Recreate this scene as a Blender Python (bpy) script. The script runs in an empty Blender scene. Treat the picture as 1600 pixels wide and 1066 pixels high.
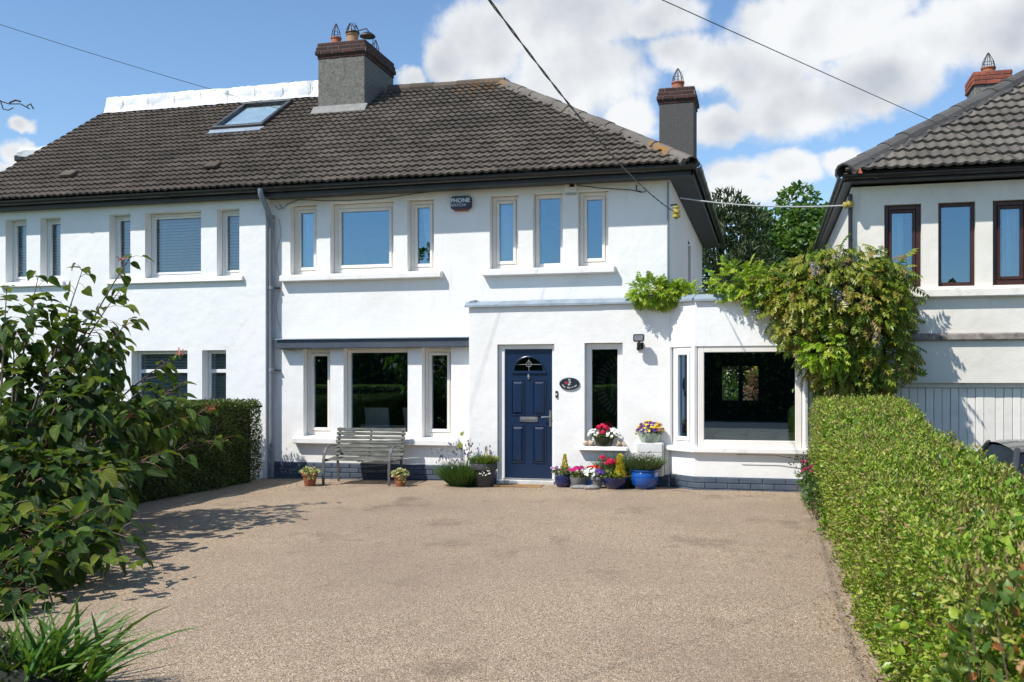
import bpy, bmesh, math, random
import numpy as np
from mathutils import Vector, Matrix, Euler

# ------------------------------------------------------------------ scene, camera, light
scene = bpy.context.scene
COL = scene.collection
YAW = math.radians(14.5)
cam_d = bpy.data.cameras.new('camera'); cam = bpy.data.objects.new('camera', cam_d); COL.objects.link(cam)
cam.location = (0, 0, 1.57); cam.rotation_euler = (math.radians(90), 0, YAW)
cam_d.sensor_width = 36; cam_d.lens = 36 * 1540 / 1600; cam_d.shift_y = 63 / 1600
cam_d.clip_start = 0.05; cam_d.clip_end = 2000
cam_d.dof.use_dof = True; cam_d.dof.focus_distance = 13.5; cam_d.dof.aperture_fstop = 7.0
scene.camera = cam
scene.view_settings.view_transform = 'Standard'; scene.view_settings.look = 'None'
scene.view_settings.exposure = 0.60; scene.view_settings.gamma = 1

TO_SUN = Vector((-0.94, -1.0, 1.74)).normalized()
SUN_EL = math.asin(TO_SUN.z); SUN_AZ = math.atan2(TO_SUN.x, TO_SUN.y)
sun_d = bpy.data.lights.new('sun', 'SUN'); sun_d.energy = 3.8; sun_d.angle = math.radians(0.7); sun_d.color = (1.0, 0.95, 0.88)
sun = bpy.data.objects.new('sun', sun_d); COL.objects.link(sun); sun.location = TO_SUN * 60
sun.rotation_euler = (-TO_SUN).to_track_quat('-Z', 'Y').to_euler()

def build_world():
    w = bpy.data.worlds.new('World'); scene.world = w; w.use_nodes = True
    nt = w.node_tree; N = nt.nodes; L = nt.links; N.clear()
    out = N.new('ShaderNodeOutputWorld')
    sky = N.new('ShaderNodeTexSky'); sky.sky_type = 'NISHITA'; sky.sun_disc = False
    sky.sun_elevation = SUN_EL; sky.sun_rotation = SUN_AZ; sky.air_density = 1.0; sky.dust_density = 0.15; sky.ozone_density = 2.2; sky.altitude = 50
    bg = N.new('ShaderNodeBackground'); bg.inputs[1].default_value = 0.115
    hs = N.new('ShaderNodeHueSaturation'); hs.inputs['Saturation'].default_value = 1.1
    L.new(sky.outputs[0], hs.inputs['Color']); L.new(hs.outputs[0], bg.inputs[0])
    tc = N.new('ShaderNodeTexCoord'); D = tc.outputs['Generated']
    def math_(op, a, b=None, c=None, clamp=False):
        n = N.new('ShaderNodeMath'); n.operation = op; n.use_clamp = clamp
        for i, s in enumerate((a, b, c)):
            if s is None: continue
            if isinstance(s, (int, float)): n.inputs[i].default_value = s
            else: L.new(s, n.inputs[i])
        return n.outputs[0]
    def vm(op, a, b):
        n = N.new('ShaderNodeVectorMath'); n.operation = op
        for i, s in enumerate((a, b)):
            if isinstance(s, tuple): n.inputs[i].default_value = s
            else: L.new(s, n.inputs[i])
        return n
    def noise(vec, scale, detail=8, rough=.55):
        n = N.new('ShaderNodeTexNoise'); n.inputs['Scale'].default_value = scale; n.inputs['Detail'].default_value = detail; n.inputs['Roughness'].default_value = rough
        L.new(vec, n.inputs['Vector']); return n.outputs['Fac']
    def smooth(x, a, b):
        n = N.new('ShaderNodeMapRange'); n.interpolation_type = 'SMOOTHSTEP'
        L.new(x, n.inputs[0]); n.inputs[1].default_value = a; n.inputs[2].default_value = b; return n.outputs[0]
    # cumulus heads: direction of each head with its angular half width and half height
    heads = [(-0.260,0.908,0.329,0.0674,0.0552),(-0.187,0.918,0.350,0.1033,0.0547),(-0.179,0.939,0.295,0.0867,0.0619),(-0.223,0.938,0.267,0.0813,0.0438),(-0.129,0.959,0.253,0.0343,0.0281),(-0.334,0.897,0.288,0.0186,0.0155),(0.058,0.944,0.325,0.1110,0.0467),(0.144,0.941,0.305,0.0966,0.0455),(0.204,0.930,0.307,0.0827,0.0496),(0.001,0.956,0.292,0.0721,0.0481),(0.030,0.965,0.259,0.0843,0.0361),(0.097,0.957,0.273,0.0762,0.0410),(-0.041,0.967,0.250,0.0430,0.0246),(-0.082,0.946,0.313,0.0420,0.0240),(-0.052,0.953,0.298,0.0420,0.0300),(-0.098,0.935,0.342,0.0543,0.0272),(-0.029,0.978,0.205,0.0434,0.0217),(0.022,0.979,0.203,0.0367,0.0214),(0.065,0.976,0.209,0.0241,0.0169),(-0.023,0.983,0.184,0.0684,0.0249),(-0.643,0.738,0.205,0.0256,0.0159),(-0.637,0.735,0.230,0.0141,0.0085),(-0.535,0.803,0.263,0.0189,0.0095),(-0.653,0.734,0.188,0.0340,0.0142),(-0.297,0.903,0.312,0.0308,0.0369)]
    # warp the lookup so that the heads get billowing outlines
    nw = N.new('ShaderNodeTexNoise'); nw.inputs['Scale'].default_value = 11; nw.inputs['Detail'].default_value = 9; nw.inputs['Roughness'].default_value = .6
    L.new(D, nw.inputs['Vector'])
    off = vm('SUBTRACT', nw.outputs['Color'], (.5, .5, .5)).outputs[0]
    sc = N.new('ShaderNodeVectorMath'); sc.operation = 'SCALE'; L.new(off, sc.inputs[0]); sc.inputs['Scale'].default_value = .05
    DW = vm('ADD', D, sc.outputs[0]).outputs[0]
    field = None
    for x, y, z, a, b in heads:
        d = vm('SUBTRACT', DW, (x, y, z)).outputs[0]
        d = vm('DIVIDE', d, (a * .93, a * .93, b * .88)).outputs[0]
        ln = N.new('ShaderNodeVectorMath'); ln.operation = 'LENGTH'; L.new(d, ln.inputs[0])
        f = math_('SUBTRACT', 1.0, ln.outputs['Value'])
        field = f if field is None else math_('SMOOTH_MAX', field, f, .12)
    # scattered cumulus over the rest of the dome
    sep = N.new('ShaderNodeSeparateXYZ'); L.new(D, sep.inputs[0])
    far = math_('SUBTRACT', noise(D, 3.2, 3), .57)
    far = math_('MULTIPLY', far, 5.0)
    rest = math_('MULTIPLY', smooth(sep.outputs['Y'], .62, .3), smooth(sep.outputs['Z'], .22, .42))
    far = math_('SUBTRACT', math_('MULTIPLY', math_('ADD', far, 1.5), rest), 1.5)
    field = math_('MAXIMUM', field, far)
    fine = noise(D, 24, 10, .58)
    dens = math_('ADD', field, math_('MULTIPLY', math_('SUBTRACT', fine, .5), 1.05))
    mask = smooth(dens, -.08, .42)
    # shade: thin tops bright, thick bases grey
    sh = N.new('ShaderNodeMapping'); sh.inputs['Location'].default_value = (-.016, -.012, .04); L.new(D, sh.inputs['Vector'])
    up = noise(sh.outputs[0], 9, 5, .5); here = noise(D, 9, 5, .5)
    rel = math_('SUBTRACT', here, up)
    broad = noise(D, 5.0, 3)
    lit = math_('ADD', math_('MULTIPLY', rel, 1.9), math_('MULTIPLY_ADD', broad, 1.5, -.05), None, True)
    lit2 = math_('SUBTRACT', lit, math_('MULTIPLY', smooth(field, .25, .9), .22), None, True)
    ramp = N.new('ShaderNodeValToRGB'); L.new(lit2, ramp.inputs[0])
    ramp.color_ramp.elements[0].color = (.41, .44, .49, 1); ramp.color_ramp.elements[0].position = .1
    ramp.color_ramp.elements[1].color = (.68, .695, .71, 1); ramp.color_ramp.elements[1].position = .8
    cb = N.new('ShaderNodeBackground'); L.new(ramp.outputs[0], cb.inputs[0]); cb.inputs[1].default_value = 0.9
    mx = N.new('ShaderNodeMixShader'); L.new(mask, mx.inputs[0]); L.new(bg.outputs[0], mx.inputs[1]); L.new(cb.outputs[0], mx.inputs[2])
    L.new(mx.outputs[0], out.inputs[0])
build_world()

# ------------------------------------------------------------------ helpers
def link(o, parent=None):
    COL.objects.link(o)
    if parent is not None: o.parent = parent
    return o

def tag(o, label=None, cat=None, group=None, kind=None):
    if label: o['label'] = label
    if cat: o['category'] = cat
    if group: o['group'] = group
    if kind: o['kind'] = kind
    return o

def thing(name, label, cat, loc=(0, 0, 0), group=None):
    o = bpy.data.objects.new(name, None); o.location = loc; o.empty_display_size = .1
    return tag(link(o), label, cat, group)

class MB:
    def __init__(s): s.v = []; s.f = []
    def add(s, vs, fs):
        b = len(s.v); s.v.extend([tuple(p) for p in vs]); s.f.extend([tuple(i + b for i in f) for f in fs]); return s
    def box(s, x0, x1, y0, y1, z0, z1):
        return s.add([(x0,y0,z0),(x1,y0,z0),(x1,y1,z0),(x0,y1,z0),(x0,y0,z1),(x1,y0,z1),(x1,y1,z1),(x0,y1,z1)],
                     [(3,2,1,0),(4,5,6,7),(0,1,5,4),(1,2,6,5),(2,3,7,6),(3,0,4,7)])
    def obox(s, c, ax, ay, az):
        c, ax, ay, az = map(Vector, (c, ax, ay, az))
        vs = [c + ax*i + ay*j + az*k for k in (-1, 1) for i, j in ((-1,-1),(1,-1),(1,1),(-1,1))]
        return s.add(vs, [(3,2,1,0),(4,5,6,7),(0,1,5,4),(1,2,6,5),(2,3,7,6),(3,0,4,7)])
    def bar(s, p, q, w, h, up=(0, 0, 1)):
        p, q = Vector(p), Vector(q); d = (q - p); a = d.normalized(); side = a.cross(Vector(up))
        if side.length < 1e-4: side = a.cross(Vector((1, 0, 0)))
        side.normalize(); u = side.cross(a)
        return s.obox((p + q) / 2, d / 2, side * w / 2, u * h / 2)
    def quad(s, a, b, c, d): return s.add([a, b, c, d], [(0, 1, 2, 3)])
    def tube(s, pts, r, seg=8, caps=True):
        pts = [Vector(p) for p in pts]; n = len(pts); rs = r if isinstance(r, (list, tuple)) else [r] * n
        ref = None; vs = []; fs = []
        for i, p in enumerate(pts):
            t = (pts[min(i+1, n-1)] - pts[max(i-1, 0)]).normalized()
            if ref is None: ref = t.cross(Vector((0, 0, 1))); ref = ref if ref.length > .05 else t.cross(Vector((1, 0, 0)))
            ref = (ref - t * ref.dot(t)).normalized(); b = t.cross(ref)
            for k in range(seg):
                a = 2 * math.pi * k / seg; vs.append(p + (ref * math.cos(a) + b * math.sin(a)) * rs[i])
        for i in range(n - 1):
            for k in range(seg):
                fs.append((i*seg+k, i*seg+(k+1) % seg, (i+1)*seg+(k+1) % seg, (i+1)*seg+k))
        if caps: fs.append(tuple(range(seg))[::-1]); fs.append(tuple((n-1)*seg+k for k in range(seg)))
        return s.add(vs, fs)
    def lathe(s, c, prof, seg=28, sx=1, sy=1):
        vs = []; fs = []; n = len(prof)
        for r, z in prof:
            for k in range(seg):
                a = 2 * math.pi * k / seg; vs.append((c[0] + r*math.cos(a)*sx, c[1] + r*math.sin(a)*sy, c[2] + z))
        for i in range(n - 1):
            for k in range(seg): fs.append((i*seg+k, i*seg+(k+1) % seg, (i+1)*seg+(k+1) % seg, (i+1)*seg+k))
        fs.append(tuple(range(seg))[::-1]); fs.append(tuple((n-1)*seg+k for k in range(seg)))
        return s.add(vs, fs)
    def prism(s, poly, y0, y1):            # polygon in x,z extruded along y
        n = len(poly); vs = [(x, y0, z) for x, z in poly] + [(x, y1, z) for x, z in poly]
        fs = [tuple(range(n)), tuple(range(2*n-1, n-1, -1))] + [(i, i+n, (i+1) % n + n, (i+1) % n) for i in range(n)]
        return s.add(vs, fs)
    def profx(s, prof, x0, x1):            # profile in y,z extruded along x
        n = len(prof); vs = [(x0, y, z) for y, z in prof] + [(x1, y, z) for y, z in prof]
        fs = [tuple(range(n)), tuple(range(2*n-1, n-1, -1))] + [(i, i+n, (i+1) % n + n, (i+1) % n) for i in range(n)]
        return s.add(vs, fs)
    def mesh(s, name, smooth=False, bevel=0, segs=1):
        m = bpy.data.meshes.new(name); m.from_pydata(s.v, [], s.f)
        bm = bmesh.new(); bm.from_mesh(m)
        bmesh.ops.recalc_face_normals(bm, faces=bm.faces)
        if bevel:
            ed = [e for e in bm.edges if len(e.link_faces) == 2 and e.calc_face_angle(0) > .6]
            bmesh.ops.bevel(bm, geom=ed, offset=bevel, segments=segs, affect='EDGES', clamp_overlap=True)
        bm.to_mesh(m); bm.free()
        if smooth:
            for p in m.polygons: p.use_smooth = True
            m.set_sharp_from_angle(angle=math.radians(40))
        return m
    def build(s, name, mat, parent=None, smooth=False, bevel=0, segs=1):
        return obj(name, s.mesh(name, smooth, bevel, segs), mat, parent)

def obj(name, mesh, mat, parent=None):
    if mat is not None and not mesh.materials: mesh.materials.append(mat)
    o = bpy.data.objects.new(name, mesh); link(o, parent)
    if parent is not None and parent.type == 'EMPTY':       # meshes are written in world coordinates
        o.location = -Vector(parent.location)
    return o

def recenter(o):
    """top-level mesh: move the origin to the base of its own geometry"""
    bb = [Vector(b) for b in o.bound_box]
    c = Vector((sum(b.x for b in bb)/8, sum(b.y for b in bb)/8, min(b.z for b in bb)))
    o.data.transform(Matrix.Translation(-c)); o.location = c; return o

# ------------------------------------------------------------------ materials
def nodes_of(name):
    m = bpy.data.materials.new(name); m.use_nodes = True; nt = m.node_tree
    return m, nt, nt.nodes, nt.links, nt.nodes['Principled BSDF']

def nz(N, L, scale, detail=4, rough=.55, stretch=None, vec=None):
    g = vec
    if g is None: g = N.new('ShaderNodeNewGeometry').outputs['Position']
    if stretch:
        mp = N.new('ShaderNodeMapping'); mp.inputs['Scale'].default_value = stretch; L.new(g, mp.inputs['Vector']); g = mp.outputs[0]
    n = N.new('ShaderNodeTexNoise'); n.inputs['Scale'].default_value = scale; n.inputs['Detail'].default_value = detail; n.inputs['Roughness'].default_value = rough
    L.new(g, n.inputs['Vector']); return n

def mixc(N, L, fac, a, b, mode='MIX'):
    n = N.new('ShaderNodeMix'); n.data_type = 'RGBA'; n.blend_type = mode
    for sock, v in ((n.inputs['Factor'], fac), (n.inputs['A'], a), (n.inputs['B'], b)):
        if hasattr(v, 'is_linked'): L.new(v, sock)
        elif isinstance(v, (int, float)): sock.default_value = v
        else: sock.default_value = (*v, 1)
    return n.outputs['Result']

def ramp(N, L, src, stops):
    r = N.new('ShaderNodeValToRGB'); L.new(src, r.inputs[0]); e = r.color_ramp.elements
    while len(e) > 2: e.remove(e[-1])
    for i, (p, c) in enumerate(stops):
        if i > 1: e.new(p)
        e[i].position = p; e[i].color = (*c, 1) if len(c) == 3 else c
    return r.outputs[0]

def mrange(N, L, src, a, b, c=0., d=1.):
    n = N.new('ShaderNodeMapRange'); L.new(src, n.inputs[0])
    for i, v in enumerate((a, b, c, d)): n.inputs[i+1].default_value = v
    return n.outputs[0]

def bump(N, L, P, h, strength, dist=.01):
    b = N.new('ShaderNodeBump'); b.inputs['Strength'].default_value = strength; b.inputs['Distance'].default_value = dist
    L.new(h, b.inputs['Height']); L.new(b.outputs[0], P.inputs['Normal'])

def M(name, col, col2=None, rough=.6, scale=3, lo=.35, hi=.7, bmp=0, bscale=60, metal=0, spec=.5, stretch=None, each=0, coat=0):
    m, nt, N, L, P = nodes_of(name)
    P.inputs['Roughness'].default_value = rough; P.inputs['Metallic'].default_value = metal
    P.inputs['Specular IOR Level'].default_value = spec; P.inputs['Coat Weight'].default_value = coat
    c2 = col2 or tuple(x * .8 for x in col)
    f = mrange(N, L, nz(N, L, scale, 6, .6, stretch).outputs['Fac'], lo, hi)
    c = mixc(N, L, f, col, c2)
    if each:
        oi = N.new('ShaderNodeObjectInfo'); gi = N.new('ShaderNodeNewGeometry')
        ad = N.new('ShaderNodeMath'); ad.operation = 'ADD'; L.new(oi.outputs['Random'], ad.inputs[0]); L.new(gi.outputs['Random Per Island'], ad.inputs[1])
        fr = N.new('ShaderNodeMath'); fr.operation = 'FRACT'; L.new(ad.outputs[0], fr.inputs[0])
        v = mrange(N, L, fr.outputs[0], 0, 1, 1 - each, 1 + each)
        hs = N.new('ShaderNodeHueSaturation'); L.new(c, hs.inputs['Color']); L.new(v, hs.inputs['Value']); c = hs.outputs[0]
    L.new(c, P.inputs['Base Color'])
    if bmp: bump(N, L, P, nz(N, L, bscale, 5, .6).outputs['Fac'], bmp)
    return m

def render_wall(name, col, dirt, bs=70, streak=.6):
    m, nt, N, L, P = nodes_of(name); P.inputs['Roughness'].default_value = .9; P.inputs['Specular IOR Level'].default_value = .2
    a = mrange(N, L, nz(N, L, .9, 6, .65).outputs['Fac'], .42, .75, 0, .6)
    s = mrange(N, L, nz(N, L, 2.2, 6, .6, (5, 5, .35)).outputs['Fac'], .56, .78, 0, streak)
    ad = N.new('ShaderNodeMath'); ad.operation = 'MAXIMUM'; L.new(a, ad.inputs[0]); L.new(s, ad.inputs[1])
    c = mixc(N, L, ad.outputs[0], col, dirt)
    vo = N.new('ShaderNodeTexVoronoi'); vo.feature = 'DISTANCE_TO_EDGE'; vo.inputs['Scale'].default_value = .55
    wp = N.new('ShaderNodeVectorMath'); wp.operation = 'MULTIPLY_ADD'; L.new(nz(N, L, 3.0, 6, .7).outputs['Color'], wp.inputs[0]); wp.inputs[1].default_value = (.5, .5, .5); L.new(N.new('ShaderNodeNewGeometry').outputs['Position'], wp.inputs[2]); L.new(wp.outputs[0], vo.inputs['Vector'])
    ck = N.new('ShaderNodeMath'); ck.operation = 'MULTIPLY'; L.new(mrange(N, L, vo.outputs['Distance'], .0, .004, .25, 0), ck.inputs[0]); L.new(mrange(N, L, nz(N, L, .8, 3).outputs['Fac'], .52, .62), ck.inputs[1])
    c = mixc(N, L, ck.outputs[0], c, (.30, .28, .25))
    L.new(c, P.inputs['Base Color'])
    h1 = nz(N, L, bs, 6, .7).outputs['Fac']; h2 = nz(N, L, 5, 3).outputs['Fac']
    h = N.new('ShaderNodeMath'); h.operation = 'MULTIPLY_ADD'; L.new(h2, h.inputs[0]); h.inputs[1].default_value = 4.5; L.new(h1, h.inputs[2])
    bump(N, L, P, h.outputs[0], .35, .006); return m

def leafmat(name, stops, rough=.45, trans=.28, noise=None, spec=.4, veins=False):
    m, nt, N, L, P = nodes_of(name)
    at = N.new('ShaderNodeAttribute'); at.attribute_name = 'rnd'; oi = N.new('ShaderNodeObjectInfo')
    ad = N.new('ShaderNodeMath'); ad.operation = 'ADD'; L.new(at.outputs['Fac'], ad.inputs[0]); L.new(oi.outputs['Random'], ad.inputs[1])
    fr = N.new('ShaderNodeMath'); fr.operation = 'FRACT'; L.new(ad.outputs[0], fr.inputs[0])
    c = ramp(N, L, fr.outputs[0], stops)
    if noise:                       # patches of another tone (dead or young growth) with a shape of their own
        sc, lo, hi, col = noise
        f = mrange(N, L, nz(N, L, sc, 4, .6).outputs['Fac'], lo, hi)
        f2 = N.new('ShaderNodeMath'); f2.operation = 'MULTIPLY'; L.new(f, f2.inputs[0]); f2.inputs[1].default_value = .75
        c = mixc(N, L, f2.outputs[0], c, col)
    if veins:                       # midrib and curved side veins in the leaf's own coordinates
        ta = N.new('ShaderNodeAttribute'); ta.attribute_name = 'tco'; sx = N.new('ShaderNodeSeparateXYZ'); L.new(ta.outputs['Vector'], sx.inputs[0])
        def mt(op, a, b=0.):
            n = N.new('ShaderNodeMath'); n.operation = op
            for i, s in enumerate((a, b)):
                if isinstance(s, (int, float)): n.inputs[i].default_value = s
                else: L.new(s, n.inputs[i])
            return n.outputs[0]
        ax = mt('ABSOLUTE', sx.outputs['X']); ph = mt('MULTIPLY', mt('SUBTRACT', sx.outputs['Y'], mt('MULTIPLY', ax, .75)), 44.)
        wv = mt('POWER', mt('ABSOLUTE', mt('SINE', ph)), .6); rib = mrange(N, L, ax, .0, .022)
        h = mt('MULTIPLY', wv, rib); vein = mt('SUBTRACT', 1., mt('MULTIPLY', mrange(N, L, wv, .0, .45), rib))
        c = mixc(N, L, mt('MULTIPLY', vein, .35), c, (.16, .22, .06))
        bump(N, L, P, h, .7, .012)
    L.new(c, P.inputs['Base Color']); P.inputs['Roughness'].default_value = rough; P.inputs['Specular IOR Level'].default_value = spec
    t = N.new('ShaderNodeBsdfTranslucent'); L.new(mixc(N, L, .35, c, (.25, .35, .02)), t.inputs['Color'])
    mx = N.new('ShaderNodeMixShader'); mx.inputs[0].default_value = trans
    L.new(P.outputs[0], mx.inputs[1]); L.new(t.outputs[0], mx.inputs[2]); L.new(mx.outputs[0], N['Material Output'].inputs['Surface'])
    return m

def glassmat(name, f0=.2, tint=(.9, .93, .92), f1=1.0):
    m, nt, N, L, P = nodes_of(name)
    fr = N.new('ShaderNodeLayerWeight'); fr.inputs['Blend'].default_value = .25
    f = mrange(N, L, fr.outputs['Fresnel'], 0, 1, f0, f1)
    g = N.new('ShaderNodeBsdfGlossy'); g.inputs['Roughness'].default_value = .0; g.inputs['Color'].default_value = (.46, .68, .88, 1)
    t = N.new('ShaderNodeBsdfTransparent'); t.inputs['Color'].default_value = (*tint, 1)
    b = N.new('ShaderNodeBump'); b.inputs['Strength'].default_value = .02; b.inputs['Distance'].default_value = .02
    L.new(nz(N, L, 1.2, 1).outputs['Fac'], b.inputs['Height']); L.new(b.outputs[0], g.inputs['Normal'])
    mx = N.new('ShaderNodeMixShader'); L.new(f, mx.inputs[0]); L.new(t.outputs[0], mx.inputs[1]); L.new(g.outputs[0], mx.inputs[2])
    L.new(mx.outputs[0], N['Material Output'].inputs['Surface']); return m

def tilemat(name, c1, c2, moss=(.03, .028, .022), lichen=None):
    m, nt, N, L, P = nodes_of(name); P.inputs['Roughness'].default_value = .9; P.inputs['Specular IOR Level'].default_value = .25
    oi = N.new('ShaderNodeObjectInfo'); gi = N.new('ShaderNodeNewGeometry')
    ad = N.new('ShaderNodeMath'); ad.operation = 'ADD'; L.new(oi.outputs['Random'], ad.inputs[0]); L.new(gi.outputs['Random Per Island'], ad.inputs[1])
    fr = N.new('ShaderNodeMath'); fr.operation = 'FRACT'; L.new(ad.outputs[0], fr.inputs[0])
    c = mixc(N, L, fr.outputs[0], c1, c2)
    c = mixc(N, L, mrange(N, L, nz(N, L, 1.1, 5, .6).outputs['Fac'], .45, .75, 0, .6), c, moss)
    c = mixc(N, L, mrange(N, L, nz(N, L, 38, 3, .7).outputs['Fac'], .55, .75, 0, .55), c, (.21, .20, .18))
    c = mixc(N, L, mrange(N, L, nz(N, L, 26, 3, .7).outputs['Fac'], .60, .7, 0, .7), c, moss)
    if lichen:
        for (p, r, col, thr) in lichen:
            d = N.new('ShaderNodeVectorMath'); d.operation = 'DISTANCE'; L.new(gi.outputs['Position'], d.inputs[0]); d.inputs[1].default_value = p
            near = mrange(N, L, d.outputs['Value'], r, r * .3, 0, .26)
            s = N.new('ShaderNodeMath'); s.operation = 'ADD'; L.new(nz(N, L, 13, 6, .75).outputs['Fac'], s.inputs[0]); L.new(near, s.inputs[1])
            c = mixc(N, L, mrange(N, L, s.outputs[0], thr, thr + .06), c, col)
    L.new(c, P.inputs['Base Color']); bump(N, L, P, nz(N, L, 90, 4, .7).outputs['Fac'], .5, .006); return m

def gravelmat():
    m, nt, N, L, P = nodes_of('bound_gravel'); P.inputs['Roughness'].default_value = .8; P.inputs['Specular IOR Level'].default_value = .35
    pos = N.new('ShaderNodeNewGeometry').outputs['Position']
    v = N.new('ShaderNodeTexVoronoi'); v.inputs['Scale'].default_value = 150; L.new(pos, v.inputs['Vector'])
    sp = N.new('ShaderNodeSeparateColor'); L.new(v.outputs['Color'], sp.inputs[0])
    stone = ramp(N, L, sp.outputs[0], [(0, (.08, .053, .036)), (.18, (.30, .200, .118)), (.42, (.43, .318, .205)), (.6, (.32, .262, .195)), (.8, (.56, .425, .275)), (.93, (.68, .56, .40)), (1, (.74, .67, .56))])
    gap = mrange(N, L, v.outputs['Distance'], .45, .75, 0, .65)
    stone = mixc(N, L, gap, stone, (.05, .036, .026))
    big = nz(N, L, .40, 5, .6, (1, .8, 1)); mid = nz(N, L, .95, 7, .72, (1, .75, 1)); sm = nz(N, L, 3.0, 6, .65, (1, .8, 1))
    c = mixc(N, L, mrange(N, L, big.outputs['Fac'], .42, .68, 0, .6), stone, (.215, .160, .118))
    c = mixc(N, L, mrange(N, L, mid.outputs['Fac'], .55, .70, 0, .72), c, (.12, .084, .060))
    mk = nz(N, L, 5.5, 4, .6); c = mixc(N, L, mrange(N, L, mk.outputs['Fac'], .70, .76, 0, .6), c, (.085, .055, .036))
    c = mixc(N, L, mrange(N, L, sm.outputs['Fac'], .64, .76, 0, .55), c, (.10, .062, .04))
    L.new(c, P.inputs['Base Color'])
    inv = N.new('ShaderNodeMath'); inv.operation = 'SUBTRACT'; inv.inputs[0].default_value = 1; L.new(v.outputs['Distance'], inv.inputs[1])
    bump(N, L, P, inv.outputs[0], .6, .006); return m

WALL = render_wall('painted_render', (.83, .83, .81), (.70, .69, .64))
WALL_L = render_wall('insulated_render', (.82, .825, .82), (.72, .735, .735), 55, .25)
WALL_R = render_wall('cream_render', (.80, .77, .69), (.58, .55, .47), 45, .5)
SILLM = M('sill_paint', (.82, .81, .78), (.66, .62, .54), .6, 6, .55, .8)
PLINTH = M('slate_grey_masonry_paint', (.062, .085, .125), (.10, .12, .15), .75, 7, .5, .75, .3, 90, each=.12)
CANOPY = M('dark_grey_paint', (.045, .06, .085), (.07, .085, .11), .55, 5)
FRAME = M('cream_window_frame', (.80, .76, .70), (.74, .69, .62), .35, 4)
FRAME_W = M('white_window_frame', (.80, .80, .78), (.72, .73, .72), .35, 4)
FRAME_B = M('brown_window_frame', (.06, .017, .010), (.035, .012, .008), .4, 8)
DARKPL = M('black_plastic', (.008, .009, .010), (.018, .018, .018), .35, 7)
FASCIA = M('fascia_black', (.010, .012, .015), (.02, .022, .025), .45, 6)
SOFFIT = M('soffit_grey', (.055, .058, .06), (.035, .035, .035), .7, 4)
GLASS = glassmat('window_glass', .20)
GLASS_L = glassmat('dull_window_glass', .17)
GLASS_L.node_tree.nodes['Glossy BSDF'].inputs['Color'].default_value = (.40, .47, .55, 1)
GLASS_S = glassmat('skylight_glass', .15, (.92, .96, .97), .3)
LEAD = M('lead_flashing', (.30, .36, .42), (.20, .25, .30), .45, 5, bmp=.2, bscale=14)
DOORM = M('navy_door_paint', (.007, .024, .066), (.006, .019, .052), .28, 3, bmp=.05, bscale=30)
STEEL = M('brushed_steel', (.55, .55, .54), (.45, .45, .44), .3, 20, metal=1)
TILE = tilemat('concrete_tile', (.132, .110, .088), (.078, .064, .051), lichen=[((-5.3, 17.9, 7.15), 1.2, (.24, .105, .02), .80)])
TILE_L = tilemat('concrete_tile_brown', (.112, .090, .071), (.070, .056, .044))
TILE_R = tilemat('concrete_tile_grey', (.15, .135, .115), (.105, .093, .08))
HIPM = tilemat('hip_tile_mortared', (.17, .155, .135), (.12, .108, .095), (.055, .05, .04), lichen=[((-1.6, 14.5, 4.95), .6, (.28, .13, .015), .74), ((-5.2, 18.2, 7.3), 1.1, (.28, .12, .015), .74)])
HIPM_R = tilemat('hip_tile_dark', (.10, .098, .095), (.075, .073, .07), (.035, .035, .033))
ROUGHCAST = M('grey_roughcast', (.20, .195, .175), (.10, .098, .088), .95, 22, .35, .7, .9, 70)
ROUGHCAST_D = M('dark_roughcast', (.085, .082, .078), (.30, .29, .27), .95, 26, .62, .72, .9, 70)
BRICK_D = M('dark_red_brick', (.060, .020, .014), (.035, .017, .014), .85, 12, each=.35, bmp=.4, bscale=80)
BRICK_R = M('orange_red_brick', (.32, .085, .045), (.20, .05, .03), .85, 9, each=.2, bmp=.4, bscale=80)
MORTAR = M('mortar', (.17, .15, .14), (.09, .08, .075), .95, 20, bmp=.3)
CLAY = M('clay_pot', (.36, .125, .06), (.26, .085, .04), .8, 7, bmp=.2, bscale=40)
CLAY_Y = M('buff_clay_pot', (.42, .24, .12), (.30, .17, .09), .8, 6)
WIRE = M('black_iron', (.015, .015, .016), (.03, .025, .02), .5, 20)
CABLE = M('grey_cable', (.035, .036, .038), (.06, .06, .06), .6, 15)
CABLE_P = M('pale_cable', (.45, .46, .46), (.35, .36, .36), .5, 15)
SHEET = M('white_polythene', (.66, .68, .70), (.54, .57, .60), .4, 5, bmp=.9, bscale=9)
PIPE = M('grey_downpipe', (.20, .235, .275), (.16, .19, .225), .4, 3)
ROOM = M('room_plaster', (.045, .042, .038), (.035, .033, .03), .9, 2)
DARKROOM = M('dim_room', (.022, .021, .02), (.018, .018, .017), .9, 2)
FABRIC = M('sheer_curtain', (.72, .74, .76), (.62, .65, .68), .9, 8)
BLIND = M('blind_slat', (.80, .80, .78), (.72, .72, .70), .5, 8)
SOIL = M('soil', (.035, .024, .016), (.02, .015, .01), .95, 18, bmp=.8, bscale=40)
WOODY = M('bark', (.10, .075, .05), (.06, .045, .03), .85, 18, bmp=.5, bscale=60, stretch=(1, 1, .3))
GRAVEL = gravelmat()
CONC = M('neighbour_drive', (.22, .21, .19), (.15, .145, .13), .9, 2, bmp=.3)
GRASSM = M('lawn_ground', (.05, .085, .02), (.035, .06, .015), .95, 3, bmp=.6, bscale=30)

# ------------------------------------------------------------------ leaves
RNG = np.random.default_rng(7)
def nrm(a): return a / np.maximum(np.linalg.norm(a, axis=1, keepdims=True), 1e-9)

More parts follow.
